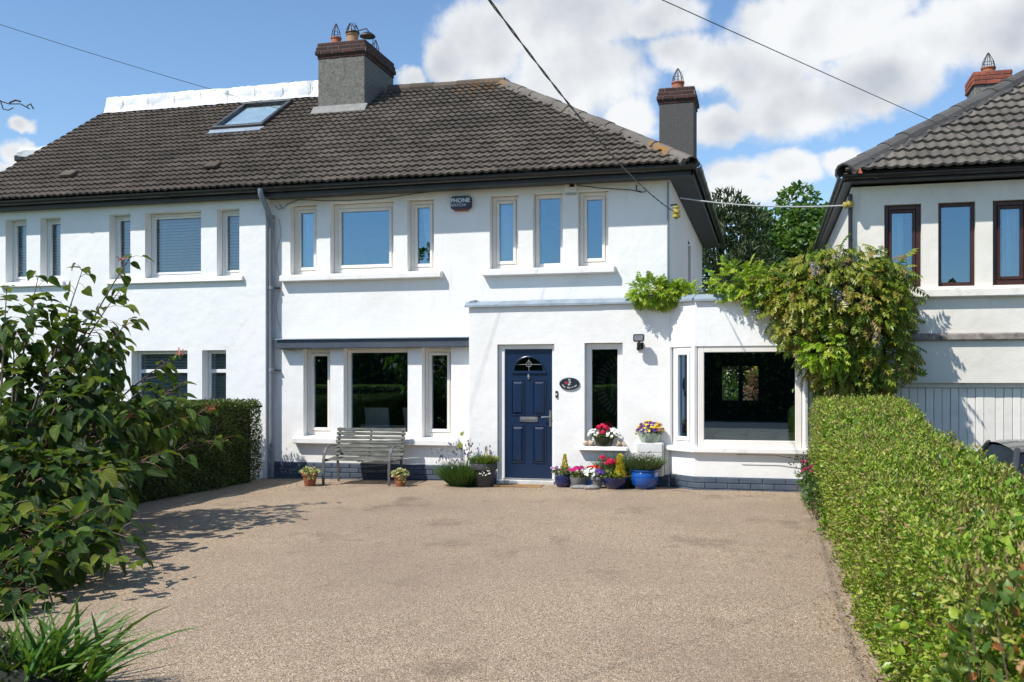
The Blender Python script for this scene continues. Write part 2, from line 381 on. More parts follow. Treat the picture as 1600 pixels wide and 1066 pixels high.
T_SMALL = (np.array([(0,0,0),(.30,.45,.10),(0,1,-.06),(-.30,.45,.10)]), [(0,1,2),(0,2,3)])
T_MED = (np.array([(0,0,0),(.26,.28,.09),(.24,.65,.05),(0,1,-.14),(-.24,.65,.05),(-.26,.28,.09),(0,.5,0)]), [(0,1,6),(1,2,6),(2,3,6),(3,4,6),(4,5,6),(5,0,6)])
T_IVY = (np.array([(0,0,0),(.28,.03,.08),(.38,.26,.12),(.36,.45,.12),(.22,.66,.06),(0,1,-.18),(-.22,.66,.06),(-.36,.45,.12),(-.38,.26,.12),(-.28,.03,.08),(0,.4,-.04)]), [(i,(i+1) % 10,10) for i in range(10)])
def heart(seed, fold=.16, droop=.30):
    r = np.random.default_rng(seed); t = [0,.10,.24,.42,.60,.78,.91,1]; w = [.05,.27,.38,.40,.33,.20,.09,0]
    vs = []; fs = []
    for i, (a, b) in enumerate(zip(t, w)):
        rip = .026 * (-1) ** i
        for s in (-1, -.5, 0, .5, 1):
            back = -.05 if (i == 1 and abs(s) == 1) else 0
            vs.append((s*b, a + back, fold*abs(s)*b*2 - droop*a*a + (rip if abs(s) == .5 else 0) + r.normal(0, .012) * abs(s)))
    for i in range(len(t) - 1):
        for k in range(4): fs.append((i*5+k, i*5+k+1, (i+1)*5+k+1, (i+1)*5+k))
    return np.array(vs), fs
def pinnate(seed, n=5):
    r = np.random.default_rng(seed); vs = []; fs = []
    def leaflet(p, d, l):
        d = d / np.linalg.norm(d); s = np.cross(d, (0, 0, 1)); s /= np.linalg.norm(s) + 1e-6; b = len(vs)
        for q in (p, p + d*l*.45 + s*l*.25 + np.array((0,0,.02)), p + d*l + np.array((0,0,-.05)), p + d*l*.45 - s*l*.25 + np.array((0,0,.02))): vs.append(q)
        fs.append((b, b+1, b+2)); fs.append((b, b+2, b+3))
    for i in range(n):
        t = .18 + .68 * i / (n - 1); p = np.array((0, t, -.28*t*t))
        for s in (-1, 1):
            leaflet(p, np.array((s*.9, .55, -.35 - .2*r.random())), .34 * (1 - .35*abs(t-.5)) * (.85 + .3*r.random()))
    leaflet(np.array((0, .86, -.21)), np.array((0, 1, -.6)), .34)
    b = len(vs); vs.extend([np.array((-.012,0,0)), np.array((.012,0,0)), np.array((.01,.88,-.215)), np.array((-.01,.88,-.215))]); fs.append((b, b+1, b+2, b+3))
    return np.array(vs), fs

def leaf_frame(axis, nor):
    axis = nrm(axis); side = nrm(np.cross(axis, nor)); return axis, side, np.cross(side, axis)

def leaf_data(pos, axis, nor, size, tpl, rnd):
    V, Fs = tpl; a, s, n = leaf_frame(axis, nor); k = len(V)
    P = pos[:, None, :] + size[:, None, None] * (V[None, :, 0, None]*s[:, None, :] + V[None, :, 1, None]*a[:, None, :] + V[None, :, 2, None]*n[:, None, :])
    return P.reshape(-1, 3), Fs, k, np.repeat(rnd, k)

def mesh_from(name, sets, smooth=False, tco=None):
    """sets of (verts, template faces, verts per copy, rnd)"""
    vs = np.concatenate([s[0] for s in sets]); rn = np.concatenate([s[3] for s in sets]); loops = []; tot = []; base = 0
    for P, Fs, k, _ in sets:
        n = len(P) // k; off = (np.arange(n) * k + base)[:, None]
        sizes = np.array([len(f) for f in Fs]); flat = np.array([i for f in Fs for i in f])
        loops.append((off + flat[None, :]).ravel()); tot.append(np.tile(sizes, n)); base += len(P)
    loops = np.concatenate(loops); tot = np.concatenate(tot)
    m = bpy.data.meshes.new(name); m.vertices.add(len(vs)); m.vertices.foreach_set('co', vs.astype(np.float32).ravel())
    m.loops.add(len(loops)); m.loops.foreach_set('vertex_index', loops.astype(np.int32))
    m.polygons.add(len(tot)); m.polygons.foreach_set('loop_start', np.concatenate(([0], np.cumsum(tot)[:-1])).astype(np.int32))
    m.polygons.foreach_set('loop_total', tot.astype(np.int32))
    if smooth: m.polygons.foreach_set('use_smooth', np.ones(len(tot), dtype=bool))
    at = m.attributes.new('rnd', 'FLOAT', 'POINT'); at.data.foreach_set('value', rn.astype(np.float32))
    if tco is not None:
        tc = m.attributes.new('tco', 'FLOAT_VECTOR', 'POINT'); tc.data.foreach_set('vector', tco.astype(np.float32).ravel())
    m.update(calc_edges=True); return m

def leaves(name, pos, axis, nor, size, tpl, mat, parent, n_single=0, part='leaf', smooth=False):
    """the n_single leaves that show largest become leaves of their own, the rest one mass of foliage"""
    pos = np.asarray(pos, float); size = np.broadcast_to(np.asarray(size, float), (len(pos),)).copy(); tpls = tpl if isinstance(tpl, list) else [tpl]
    rnd = RNG.random(len(pos)); which = RNG.integers(0, len(tpls), len(pos))
    dist = np.linalg.norm(pos - np.array((0, 0, 1.57)), axis=1) / size
    order = np.argsort(dist); single = np.zeros(len(pos), bool); single[order[:n_single]] = True
    sets = []; tcs = []
    for i, t in enumerate(tpls):
        k = (which == i) & ~single
        if k.any(): sets.append(leaf_data(pos[k], axis[k], nor[k], size[k], t, rnd[k])); tcs.append(np.tile(t[0], (int(k.sum()), 1)) if smooth else None)
    if sets:
        o = obj(name, mesh_from(name, sets, smooth, np.concatenate(tcs) if smooth else None), mat, parent); o['kind'] = 'stuff'
    if n_single:
        ms = []
        for t in tpls:
            me = bpy.data.meshes.new(part); me.from_pydata([tuple(v) for v in t[0]], [], t[1]); me.materials.append(mat)
            if smooth:
                for p in me.polygons: p.use_smooth = True
                tc = me.attributes.new('tco', 'FLOAT_VECTOR', 'POINT'); tc.data.foreach_set('vector', t[0].astype(np.float32).ravel())
            ms.append(me)
        a, s, n = leaf_frame(axis, nor); inv = Matrix.Translation(-Vector(parent.location)) if parent.type == 'EMPTY' else Matrix.Identity(4)
        for i in np.where(single)[0]:
            o = bpy.data.objects.new(part, ms[which[i]]); link(o, parent)
            R = Matrix((s[i], a[i], n[i])).transposed().to_4x4()
            o.matrix_basis = inv @ Matrix.Translation(Vector(pos[i])) @ R @ Matrix.Scale(float(size[i]), 4)

def blob_points(blobs, n, shell=.35):
    """points in the outer shell of a set of ellipsoids, with outward directions"""
    vol = np.array([b[1][0]*b[1][1] + b[1][1]*b[1][2] + b[1][0]*b[1][2] for b in blobs]); cnt = (vol / vol.sum() * n).astype(int)
    P = []; O = []
    for (c, r), k in zip(blobs, cnt):
        u = nrm(RNG.normal(size=(k, 3))); d = 1 - shell * RNG.random((k, 1)) ** 1.5
        P.append(np.array(c) + u * d * np.array(r)); O.append(nrm(u / np.array(r)))
    P = np.concatenate(P); O = np.concatenate(O)
    keep = np.ones(len(P), bool)
    for c, r in blobs:
        keep &= np.linalg.norm((P - np.array(c)) / np.array(r), axis=1) > .62
    return P[keep], O[keep]

def blades(name, base, dirs, length, width, mat, parent, droop=.3, segs=4, single=False, part='blade'):
    n = len(base); dirs = nrm(np.asarray(dirs, float)); side = nrm(np.cross(dirs, RNG.normal(size=(n, 3)) * .35 + np.array((0, -.2, 1)))); rnd = RNG.random(n)
    down = np.array((0, 0, -1.)); horiz = dirs.copy(); horiz[:, 2] = 0
    rows = []
    for i in range(segs + 1):
        t = i / segs; p = base + dirs*length[:, None]*t + (down*.8 + horiz*.7)*(droop*length*t*t)[:, None]
        w = width * (1 - t**2.2) * .5 + width*.02
        rows.append(p - side*w[:, None]); rows.append(p + side*w[:, None])
    P = np.stack(rows, 1); k = 2*(segs+1); Fs = [(2*i, 2*i+1, 2*i+3, 2*i+2) for i in range(segs)]
    if not single:
        o = obj(name, mesh_from(name, [(P.reshape(-1, 3), Fs, k, np.repeat(rnd, k))]), mat, parent); o['kind'] = 'stuff'; return o
    for j in range(n):
        me = bpy.data.meshes.new(part); me.from_pydata([tuple(v) for v in P[j]], [], Fs); me.materials.append(mat); obj(part, me, None, parent)

HEDGE_R = leafmat('privet_leaf', [(0, (.05, .12, .010)), (.25, (.14, .26, .016)), (.55, (.25, .37, .025)), (.8, (.36, .43, .05)), (.95, (.48, .46, .12)), (1, (.25, .12, .05))], .45, .30, (2.9, .52, .68, (.27, .19, .085)))
IVY = leafmat('ivy_leaf', [(0, (.05, .13, .012)), (.4, (.12, .25, .018)), (.75, (.22, .36, .025)), (.95, (.34, .42, .05)), (1, (.35, .16, .05))], .35, .25)
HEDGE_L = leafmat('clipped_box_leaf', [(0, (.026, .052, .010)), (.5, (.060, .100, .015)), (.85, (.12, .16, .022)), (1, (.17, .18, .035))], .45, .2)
SHRUBM = leafmat('broad_shrub_leaf', [(0, (.014, .042, .009)), (.35, (.028, .075, .011)), (.65, (.055, .125, .014)), (.85, (.12, .20, .02)), (1, (.24, .28, .035))], .40, .36, veins=True)
WISTM = leafmat('wisteria_leaf', [(0, (.05, .11, .008)), (.3, (.13, .20, .013)), (.6, (.24, .28, .024)), (.85, (.32, .28, .045)), (1, (.26, .17, .05))], .4, .32)
WISTG = leafmat('young_wisteria_leaf', [(0, (.14, .27, .012)), (.5, (.25, .40, .018)), (.85, (.36, .48, .03)), (1, (.44, .48, .06))], .4, .32)
TREEM = leafmat('broadleaf', [(0, (.025, .075, .012)), (.5, (.06, .145, .018)), (.85, (.11, .21, .028)), (1, (.15, .24, .03))], .45, .3)
CONIFM = leafmat('conifer_spray', [(0, (.020, .040, .014)), (.5, (.038, .066, .022)), (1, (.075, .105, .035))], .6, .12)
IRISM = leafmat('sword_leaf', [(0, (.03, .10, .012)), (.5, (.06, .16, .016)), (1, (.13, .22, .025))], .4, .3)
LAVM = leafmat('lavender_foliage', [(0, (.05, .10, .03)), (.6, (.09, .15, .05)), (1, (.16, .20, .09))], .7, .15)
LAVG = leafmat('green_lavender', [(0, (.025, .085, .012)), (.6, (.05, .13, .02)), (1, (.10, .18, .04))], .6, .2)
LAVF = leafmat('lavender_spike', [(0, (.13, .10, .20)), (1, (.26, .22, .34))], .8, .1)
PETR = leafmat('crimson_petal', [(0, (.50, .006, .045)), (.7, (.70, .015, .09)), (1, (.80, .05, .14))], .5, .2, spec=.2)
PETO = leafmat('scarlet_petal', [(0, (.65, .03, .02)), (1, (.80, .07, .03))], .5, .2, spec=.2)
PETM = leafmat('magenta_petal', [(0, (.55, .012, .20)), (1, (.72, .05, .30))], .5, .2, spec=.2)
PETP = leafmat('lilac_petal', [(0, (.55, .30, .55)), (1, (.72, .50, .70))], .5, .2, spec=.2)
PETW = leafmat('white_petal', [(0, (.80, .80, .76)), (1, (.85, .85, .82))], .5, .2, spec=.2)
PETY = leafmat('yellow_petal', [(0, (.75, .45, .02)), (1, (.85, .62, .06))], .5, .2, spec=.2)
PETV = leafmat('violet_petal', [(0, (.045, .015, .20)), (.7, (.12, .035, .33)), (1, (.10, .01, .05))], .5, .2, spec=.2)
GOLD = leafmat('golden_conifer', [(0, (.50, .44, .02)), (.6, (.72, .60, .035)), (1, (.80, .66, .10))], .55, .15)
FRESH = leafmat('potted_leaf', [(0, (.05, .12, .012)), (.6, (.13, .23, .025)), (1, (.28, .32, .06))], .45, .25)
OLIVE = leafmat('dry_sprig', [(0, (.12, .10, .03)), (.6, (.20, .17, .06)), (1, (.30, .20, .12))], .7, .1)
SUCC = leafmat('succulent', [(0, (.20, .28, .08)), (.6, (.38, .42, .14)), (1, (.48, .40, .22))], .5, .15)
DEAD = leafmat('dead_leaf', [(0, (.07, .038, .02)), (.6, (.16, .085, .04)), (1, (.26, .13, .055))], .8, .05)
STEMR = M('red_stalk', (.24, .075, .045), (.14, .10, .035), .55, 12)

# ------------------------------------------------------------------ ground
def sstep(a, b, x): t = min(1, max(0, (x - a) / (b - a))); return t * t * (3 - 2 * t)
def gz(x, y): return .0105 * max(0, min(7.6, x + 7.7)) * sstep(5, 13, y)

def grid(name, xs, ys, zf, mat):
    m = bpy.data.meshes.new(name); vs = [(x, y, zf(x, y)) for y in ys for x in xs]; n = len(xs)
    m.from_pydata(vs, [], [(j*n+i, j*n+i+1, (j+1)*n+i+1, (j+1)*n+i) for j in range(len(ys)-1) for i in range(n-1)])
    for p in m.polygons: p.use_smooth = True
    return tag(obj(name, m, mat), kind='structure')

def ground_z(x, y):
    if y < -3: return -.06 - .45 * sstep(.9, 1.3, x) * sstep(-6, -3, y)
    return -.06 - .45 * sstep(.9, 1.3, x)
grid('ground', [-600, -200, -60, -25, -12, -8, -4, 0, .8, .9, 1.0, 1.1, 1.2, 1.3, 2, 6, 15, 40, 200, 600], [-600, -120, -40, -12, -6, -4.5, -3, 0, 5, 10, 15, 20, 24, 40, 80, 200, 700], ground_z, GRASSM)
rs = random.Random(3)
xs = [-7.85 + i * .25 for i in range(36)]; ys = [-6 + i * .25 for i in range(84)]
grid('driveway', xs, ys, lambda x, y: gz(x, y) + .004 * math.sin(x*2.1 + y) * math.sin(y*1.3 - x*.7), GRAVEL)
grid('neighbour_driveway', [1.32, 3, 6, 9], [-3, 4, 9, 14.3], lambda x, y: -.5, CONC)
grid('road', [-80, -20, 20, 80], [-13, -10, -7], lambda x, y: -.05, M('asphalt', (.05, .05, .052), (.04, .04, .04), .9, 3, bmp=.4))
grid('garden_bed', [-7.85, -7.5, -7.1, -6.8], [4.6, 6.0, 8.0, 9.4], lambda x, y: .03 if x < -7 and 4.7 < y < 9.3 else -.02, SOIL)
grid('border_soil', [-7.8, -4.6, -3.4, -2.9], [1.5, 2.6, 3.7, 4.35], lambda x, y: .03 if x < -3 else -.02, SOIL)

# ------------------------------------------------------------------ shared house builders
def wall_skin(mb, Y, x0, x1, z0, z1, holes, reveal=.2):
    """front skin at plane Y facing -Y with openings and their reveals"""
    X = sorted({x0, x1, *[h[0] for h in holes], *[h[1] for h in holes]}); Z = sorted({z0, z1, *[h[2] for h in holes], *[h[3] for h in holes]})
    for i in range(len(X)-1):
        for j in range(len(Z)-1):
            cx, cz = (X[i]+X[i+1])/2, (Z[j]+Z[j+1])/2
            if any(h[0] < cx < h[1] and h[2] < cz < h[3] for h in holes): continue
            mb.quad((X[i],Y,Z[j]), (X[i+1],Y,Z[j]), (X[i+1],Y,Z[j+1]), (X[i],Y,Z[j+1]))
    B = Y + reveal
    for a, b, c, d in holes:
        mb.quad((a,Y,c),(a,B,c),(a,B,d),(a,Y,d)); mb.quad((b,Y,d),(b,B,d),(b,B,c),(b,Y,c))
        mb.quad((a,Y,d),(a,B,d),(b,B,d),(b,Y,d)); mb.quad((a,Y,c),(b,Y,c),(b,B,c),(a,B,c))

def build_skin(mb, name, mat, parent):
    m = bpy.data.meshes.new(name); m.from_pydata(mb.v, [], mb.f); bm = bmesh.new(); bm.from_mesh(m)
    bmesh.ops.remove_doubles(bm, verts=bm.verts, dist=.0005); bmesh.ops.recalc_face_normals(bm, faces=bm.faces); bm.to_mesh(m); bm.free()
    return obj(name, m, mat, parent)

def window(root, x0, x1, y, z0, z1, mat, fw=.062, sash=.0, transom=None, glass=GLASS, label=None, rot=None, gap=0.):
    """frame bars with a glazing bead and a pane; y is the outer face of the frame. rot=(origin, angle) turns it about z"""
    d = .07
    f = MB()
    def bars(mb, a, b, c, e, t, ya, yb):
        mb.box(a, a+t, ya, yb, c, e); mb.box(b-t, b, ya, yb, c, e); mb.box(a+t, b-t, ya, yb, e-t, e); mb.box(a+t, b-t, ya, yb, c, c+t*1.15)
    bars(f, x0, x1, z0, z1, fw, y, y+d)
    if sash: bars(f, x0+fw+.004, x1-fw-.004, z0+fw*1.15+.004, z1-fw-.004, sash, y-.012, y+d-.02)
    if transom: f.box(x0+fw, x1-fw, y+.002, y+d-.003, transom-.03, transom+.03)
    i = fw + (sash + .004 if sash else 0) - .004
    fr = f.build('window', mat, root, bevel=.006)
    if label: fr['label'] = label
    p = MB().box(x0+i, x1-i, y+.03, y+.042, z0+i, z1-i).build('pane', glass, fr)
    if rot:
        (ox, oy), a = rot; T = Matrix.Translation((ox, oy, 0)) @ Matrix.Rotation(a, 4, 'Z')
        fr.data.transform(T); p.data.transform(T)
    return fr

_brick_cache = {}
def brick_mesh(l, h, d, mat, ch=.006):
    k = (round(l, 3), round(h, 3), round(d, 3), mat.name)
    if k not in _brick_cache:
        m = MB().box(-l/2, l/2, -d, 0, -h/2, h/2).mesh('brick', bevel=ch); m.materials.append(mat); _brick_cache[k] = m
    return _brick_cache[k]
def bricks_along(p0, p1, z0, courses, mat, parent, l=.215, h=.065, joint=.01, proud=.016, seed=1, out=None, start=0.):
    """stretcher courses along the plan line p0-p1, faces proud of the line towards out"""
    r = random.Random(seed); p0, p1 = Vector((*p0, 0)), Vector((*p1, 0)); L_ = (p1-p0).length; u = (p1-p0)/L_; a = math.atan2(u.y, u.x)
    for c in range(courses):
        x = -(l+joint)/2 if (c % 2) else 0.
        z = z0 + c*(h+joint) + h/2
        while x < L_ - .02:
            s, e = max(x, 0), min(x + l, L_)
            if e - s > .03:
                ll = l if abs(e-s-l) < .001 else round(e-s, 2)
                o = bpy.data.objects.new('brick', brick_mesh(ll, h, .03, mat)); link(o, parent)
                q = p0 + u*((s+e)/2); n = Vector((u.y, -u.x, 0))
                o.location = q + n*(proud - .03) + Vector((0, 0, z)) + n * r.uniform(-.003, .003); o.rotation_euler = (r.uniform(-.01, .01), 0, a)
                if parent.type == 'EMPTY': o.location -= Vector(parent.location)
            x += l + joint

def tile_mesh(seed, w=.257, g=.215):
    r = random.Random(seed); n = 12; vs = []; fs = []
    prof = [.023 * (.5 + .5*math.cos(2*math.pi*(k/n)*2 + math.pi*.9))**1.6 + r.uniform(-.001, .001) for k in range(n+1)]
    L_ = g + .06
    for (s, nn, th) in ((-.0, .056, 0), (L_, .012, 0), (-.0, .056, -.034)):
        for k in range(n+1): vs.append((-w/2 + w*k/n, s + (r.uniform(-.004, .004) if s == 0 else 0), nn + prof[k] + th))
    for k in range(n):
        fs.append((k, k+1, n+1+k+1, n+1+k)); fs.append((2*(n+1)+k, 2*(n+1)+k+1, k+1, k))
    for k, s in ((0, 1), (n, -1)):
        vs.append((vs[k][0], L_, vs[n+1+k][2] - .02)); i = len(vs) - 1
        f = (k, n+1+k, i, 2*(n+1)+k); fs.append(f if s > 0 else f[::-1])
    return vs, fs

def tiled_slope(roof, mat, X0, X1, eaveY, eaveZ, theta, courses, g, w=.30, limit=300, clips=(), seed=1, skip=()):
    """rows of interlocking tiles up a slope facing -Y. clips: vertical planes (point, outward normal) that cut the tiles"""
    r = random.Random(seed); base = [tile_mesh(seed*10+i, w - .003, g) for i in range(4)]; meshes = []
    for vs, fs in base:
        m = bpy.data.meshes.new('tile'); m.from_pydata(vs, [], fs); m.materials.append(mat); meshes.append(m)
    R = Matrix.Rotation(theta, 4, 'X'); items = []; n = int((X1-X0)/w) + 1
    for c in range(courses):
        for k in range(n):
            x = X0 + (k+.5)*w; s = c*g
            if x + w/2 > X1 + .02: continue
            T = Matrix.Translation((x, eaveY + s*math.cos(theta), eaveZ + s*math.sin(theta))) @ R @ Matrix.Translation((0, r.uniform(-.006, .006), r.uniform(-.003, .003))) @ Matrix.Rotation(r.uniform(-.012, .012), 4, 'Z') @ Matrix.Rotation(r.uniform(-.008, .008), 4, 'X')
            vi = r.randrange(4); wv = [T @ Vector(v) for v in base[vi][0]]; cut = False; drop = False
            for p, nn in clips:
                dd = [(v - Vector(p)).dot(Vector(nn)) for v in wv]
                if min(dd) > 0: drop = True
                elif max(dd) > 0: cut = True
            cx, cy = x, s
            if any(a < cx < b and e < cy + g*.5 < f for a, b, e, f in skip): drop = True
            if not drop: items.append((T, vi, cut, wv))
    items.sort(key=lambda i: (i[0].translation - Vector((0, 0, 1.57))).length)
    rest = MB()
    for j, (T, vi, cut, wv) in enumerate(items):
        if cut:
            bm = bmesh.new(); bv = [bm.verts.new(v) for v in wv]
            for f in base[vi][1]: bm.faces.new([bv[i] for i in f])
            for p, nn in clips: bmesh.ops.bisect_plane(bm, geom=bm.verts[:]+bm.edges[:]+bm.faces[:], plane_co=p, plane_no=nn, clear_outer=True)
            if len(bm.faces) == 0: bm.free(); continue
            m = bpy.data.meshes.new('tile'); bm.to_mesh(m); bm.free()
            if j < limit: obj('tile', m, mat, roof)
            else: rest.add([v.co for v in m.vertices], [tuple(p.vertices) for p in m.polygons])
        elif j < limit:
            o = bpy.data.objects.new('tile', meshes[vi]); link(o, roof); o.matrix_basis = T
        else: rest.add(wv, base[vi][1])
    if rest.f:
        m = bpy.data.meshes.new('tiles_further_off'); m.from_pydata(rest.v, [], rest.f); tag(obj('tiles_further_off', m, mat, roof), kind='stuff')

def ridge_run(roof, p0, p1, mat, r0=.13, l=.44, seed=1, name='ridge_tile', mort=None):
    r = random.Random(seed); p0, p1 = Vector(p0), Vector(p1); u = (p1-p0).normalized(); n = int((p1-p0).length/l); l = (p1-p0).length/n
    side = u.cross(Vector((0, 0, 1))).normalized(); up = side.cross(u)
    for i in range(n):
        c = p0 + u*l*(i+.5) + up*r.uniform(-.008, .012) + side*r.uniform(-.008, .008); vs = []; fs = []; K = 8
        for e, (t, rr) in enumerate(((-.51, r0*1.03), (.5, r0*.97), (.5, r0*.80), (-.51, r0*.84))):
            for k in range(K+1):
                a = math.pi*(-.12 + 1.24*k/K); vs.append(c + u*l*t + side*math.cos(a)*rr*1.15 + up*(math.sin(a)*rr - .045) + Vector((0, 0, r.uniform(-.004, .004))))
        for e in range(3):
            for k in range(K): fs.append((e*(K+1)+k, e*(K+1)+k+1, (e+1)*(K+1)+k+1, (e+1)*(K+1)+k))
        for k in range(K): fs.append((3*(K+1)+k, 3*(K+1)+k+1, k+1, k))
        MB().add(vs, fs).build(name, mat, roof)
    if mort:        # ragged bedding mortar along both edges
        for s in (-1, 1):
            pts = [p0 + u*(p1-p0).length*k/30 + side*s*(r0*1.12 + r.uniform(-.02, .05)) + up*(-.055 + r.uniform(-.01, .015)) for k in range(31)]
            MB().tube(pts, [.036 + r.uniform(-.014, .016) for _ in pts], 6).build('mortar_bedding', mort, roof)

def gutter_run(parent, x0, x1, y, z, r=.06, mat=DARKPL):
    prof = [(y + r*math.cos(a), z + r*math.sin(a)) for a in [math.pi + math.pi*k/10 for k in range(11)]]
    prof += [(y + (r-.006)*math.cos(a), z + (r-.006)*math.sin(a)) for a in [2*math.pi - math.pi*k/10 for k in range(11)]]
    mb = MB().profx(prof, x0, x1)
    k = x0 + .4
    while k < x1:           # union brackets
        pr = [(y + (r+.007)*math.cos(a), z + (r+.007)*math.sin(a)) for a in [math.pi + math.pi*q/10 for q in range(11)]]
        pr += [(y + (r+.001)*math.cos(a), z + (r+.001)*math.sin(a)) for a in [2*math.pi - math.pi*q/10 for q in range(11)]]
        mb.profx(pr, k, k+.05); k += 1.9
    return mb.build('gutter', mat, parent)

def roof_body(parent, pts, faces, mat, name='roof'):
    m = MB().add(pts, faces).mesh(name); o = obj(name, m, mat, parent); return o

def stack(root, x0, x1, y0, y1, z0, z1, body, brick, courses=4, seed=1, corbel=.035, name='chimney'):
    """rendered stack with a corbelled brick head"""
    s = MB().box(x0, x1, y0, y1, z0, z1).build(name, body, root, bevel=.012)
    zz = z1
    for c in range(courses):
        o = [.0, corbel, corbel*.55, 0.][c % 4] if courses == 4 else corbel*.6
        h = .068
        a, b, d, e = x0-o, x1+o, y0-o, y1+o
        MB().box(a-.004, b+.004, d-.004, e+.004, zz, zz+h+.008).build('mortar_bed', MORTAR, s)
        off = .11 if c % 2 else 0
        for q, (p, t) in enumerate((((a-.0, d), (b, d)), ((b, d), (b, e)), ((b, e), (a, e)), ((a, e), (a, d)))):
            bricks_row(p, t, zz, h, brick, s, seed + c*7 + q, (c+q) % 2)
        zz += h + .008
    return s, zz
def bricks_row(p, t, z, h, mat, parent, seed, alt):
    bricks_along(p, t, z+.003, 1, mat, parent, h=h-.004, joint=.012, proud=.014, seed=seed) if not alt else bricks_alt(p, t, z, h, mat, parent, seed)
def bricks_alt(p, t, z, h, mat, parent, seed):
    p, t = Vector(p), Vector(t); u = (t-p).normalized(); q = p + u*.115
    bricks_along(tuple(p), tuple(p+u*.103), z+.003, 1, mat, parent, h=h-.004, proud=.014, seed=seed)
    bricks_along(tuple(q), tuple(t), z+.003, 1, mat, parent, h=h-.004, joint=.012, proud=.014, seed=seed+1)

def clay_chimney_pot(stackobj, x, y, z, r, h, mat, cowl='cone'):
    MB().lathe((x, y, z), [(r*1.05, 0), (r*1.0, h*.15), (r*.94, h*.8), (r*1.06, h*.84), (r*1.06, h), (r*.8, h), (r*.8, h*.5)], 20).build('chimney_pot', mat, stackobj, smooth=True)
    c = MB()
    if cowl == 'cone':
        for k in range(8):
            a = k*math.pi/4; c.tube([(x+r*math.cos(a), y+r*math.sin(a), z+h-.03), (x+r*.75*math.cos(a), y+r*.75*math.sin(a), z+h+.12), (x+.01*math.cos(a), y+.01*math.sin(a), z+h+.27)], .006, 5)
        c.tube([(x+r*.8*math.cos(k*.5236), y+r*.8*math.sin(k*.5236), z+h+.09) for k in range(13)], .005, 5)
    elif cowl == 'cage':
        for k in range(9):
            a = k*math.pi*2/9; c.tube([(x+r*1.1*math.cos(a), y+r*1.1*math.sin(a), z+h), (x+r*.9*math.cos(a), y+r*.9*math.sin(a), z+h+.10), (x+r*.5*math.cos(a+.5), y+r*.5*math.sin(a+.5), z+h+.19)], .008, 5)
        c.lathe((x, y, z+h), [(r*1.15, -.01), (r*1.2, .01), (r*1.15, .03)], 18)
        c.tube([(x+r, y, z+h+.05), (x+r+.16, y+.02, z+h+.08), (x+r+.2, y+.05, z+h+.02)], .012, 6)
    else:
        for k in range(3):
            a = k*math.pi*2/3+.4; c.tube([(x+r*math.cos(a), y+r*math.sin(a), z+h-.02), (x+r*1.1*math.cos(a), y+r*1.1*math.sin(a), z+h+.18)], .008, 5)
        c.lathe((x, y, z+h+.16), [(r*1.55, 0), (r*1.5, .02), (r*.9, .07), (.01, .09)], 20)
    c.build('cowl', WIRE, stackobj)

# ------------------------------------------------------------------ the white house with the navy door
MY, PY, BY = 14.53, 14.20, 13.83
house = thing('house', 'white rendered house with navy front door, single storey porch and bay window', 'house', (-4.5, 14.53, 0))
UP = [(-7.46, -7.00), (-6.76, -5.68), (-5.45, -5.01), (-4.11, -3.66), (-3.43, -2.97), (-2.74, -2.28)]
LO = [(-7.23, -6.76), (-6.53, -5.44), (-5.21, -4.73)]
holes = [(a, b, 3.29, 4.42) for a, b in UP] + [(a, b, .69, 2.09) for a, b in LO] + [(-4.25, -1.45, .26, 2.6)]
mb = MB(); wall_skin(mb, MY, -7.82, -1.37, .26, 4.52, holes, .22)
mb.quad((-1.37, MY, 0), (-1.37, 17.9, 0), (-1.37, 17.9, 4.52), (-1.37, MY, 4.52))
mb.quad((-1.37, 18.55, 0), (-1.37, 21.9, 0), (-1.37, 21.9, 4.52), (-1.37, 18.55, 4.52))
mb.quad((-1.37, 17.9, 0), (-1.37, 18.55, 0), (-1.37, 18.55, 2.9), (-1.37, 17.9, 2.9)); mb.quad((-1.37, 17.9, 4.1), (-1.37, 18.55, 4.1), (-1.37, 18.55, 4.52), (-1.37, 17.9, 4.52))
for q in ((( -1.37,17.9,2.9),(-1.55,17.9,2.9),(-1.55,17.9,4.1),(-1.37,17.9,4.1)), ((-1.37,18.55,2.9),(-1.55,18.55,2.9),(-1.55,18.55,4.1),(-1.37,18.55,4.1))): mb.quad(*q)
mb.quad((-1.56, 17.8, 2.8), (-1.56, 18.65, 2.8), (-1.56, 18.65, 4.2), (-1.56, 17.8, 4.2))
mb.quad((-1.37, 21.9, 0), (-7.82, 21.9, 0), (-7.82, 21.9, 4.52), (-1.37, 21.9, 4.52))
mb.quad((-7.82, MY+.002, .26), (-7.82, 21.9, .26), (-7.82, 21.9, 4.52), (-7.82, MY+.002, 4.52))
build_skin(mb, 'wall', WALL, house)
r_ = MB(); r_.box(-7.75, -1.45, MY+.2, 18.4, 2.75, 4.48).box(-7.75, -4.4, MY+.2, 18.4, .15, 2.65)
rm = r_.mesh('room'); bm = bmesh.new(); bm.from_mesh(rm)
bmesh.ops.delete(bm, geom=[f for f in bm.faces if abs(f.calc_center_median().y - MY - .2) < .01], context='FACES'); bm.to_mesh(rm); bm.free()
obj('room', rm, ROOM, house)
for i, (a, b) in enumerate(UP):
    window(house, a+.004, b-.004, MY+.145, 3.294, 4.416, FRAME, .062 if i not in (1,) else .075, .045 if i != 4 else .0)
for i, (a, b) in enumerate(LO):
    window(house, a+.004, b-.004, MY+.145, .70, 2.086, FRAME, .058, .045 if i != 1 else .0)
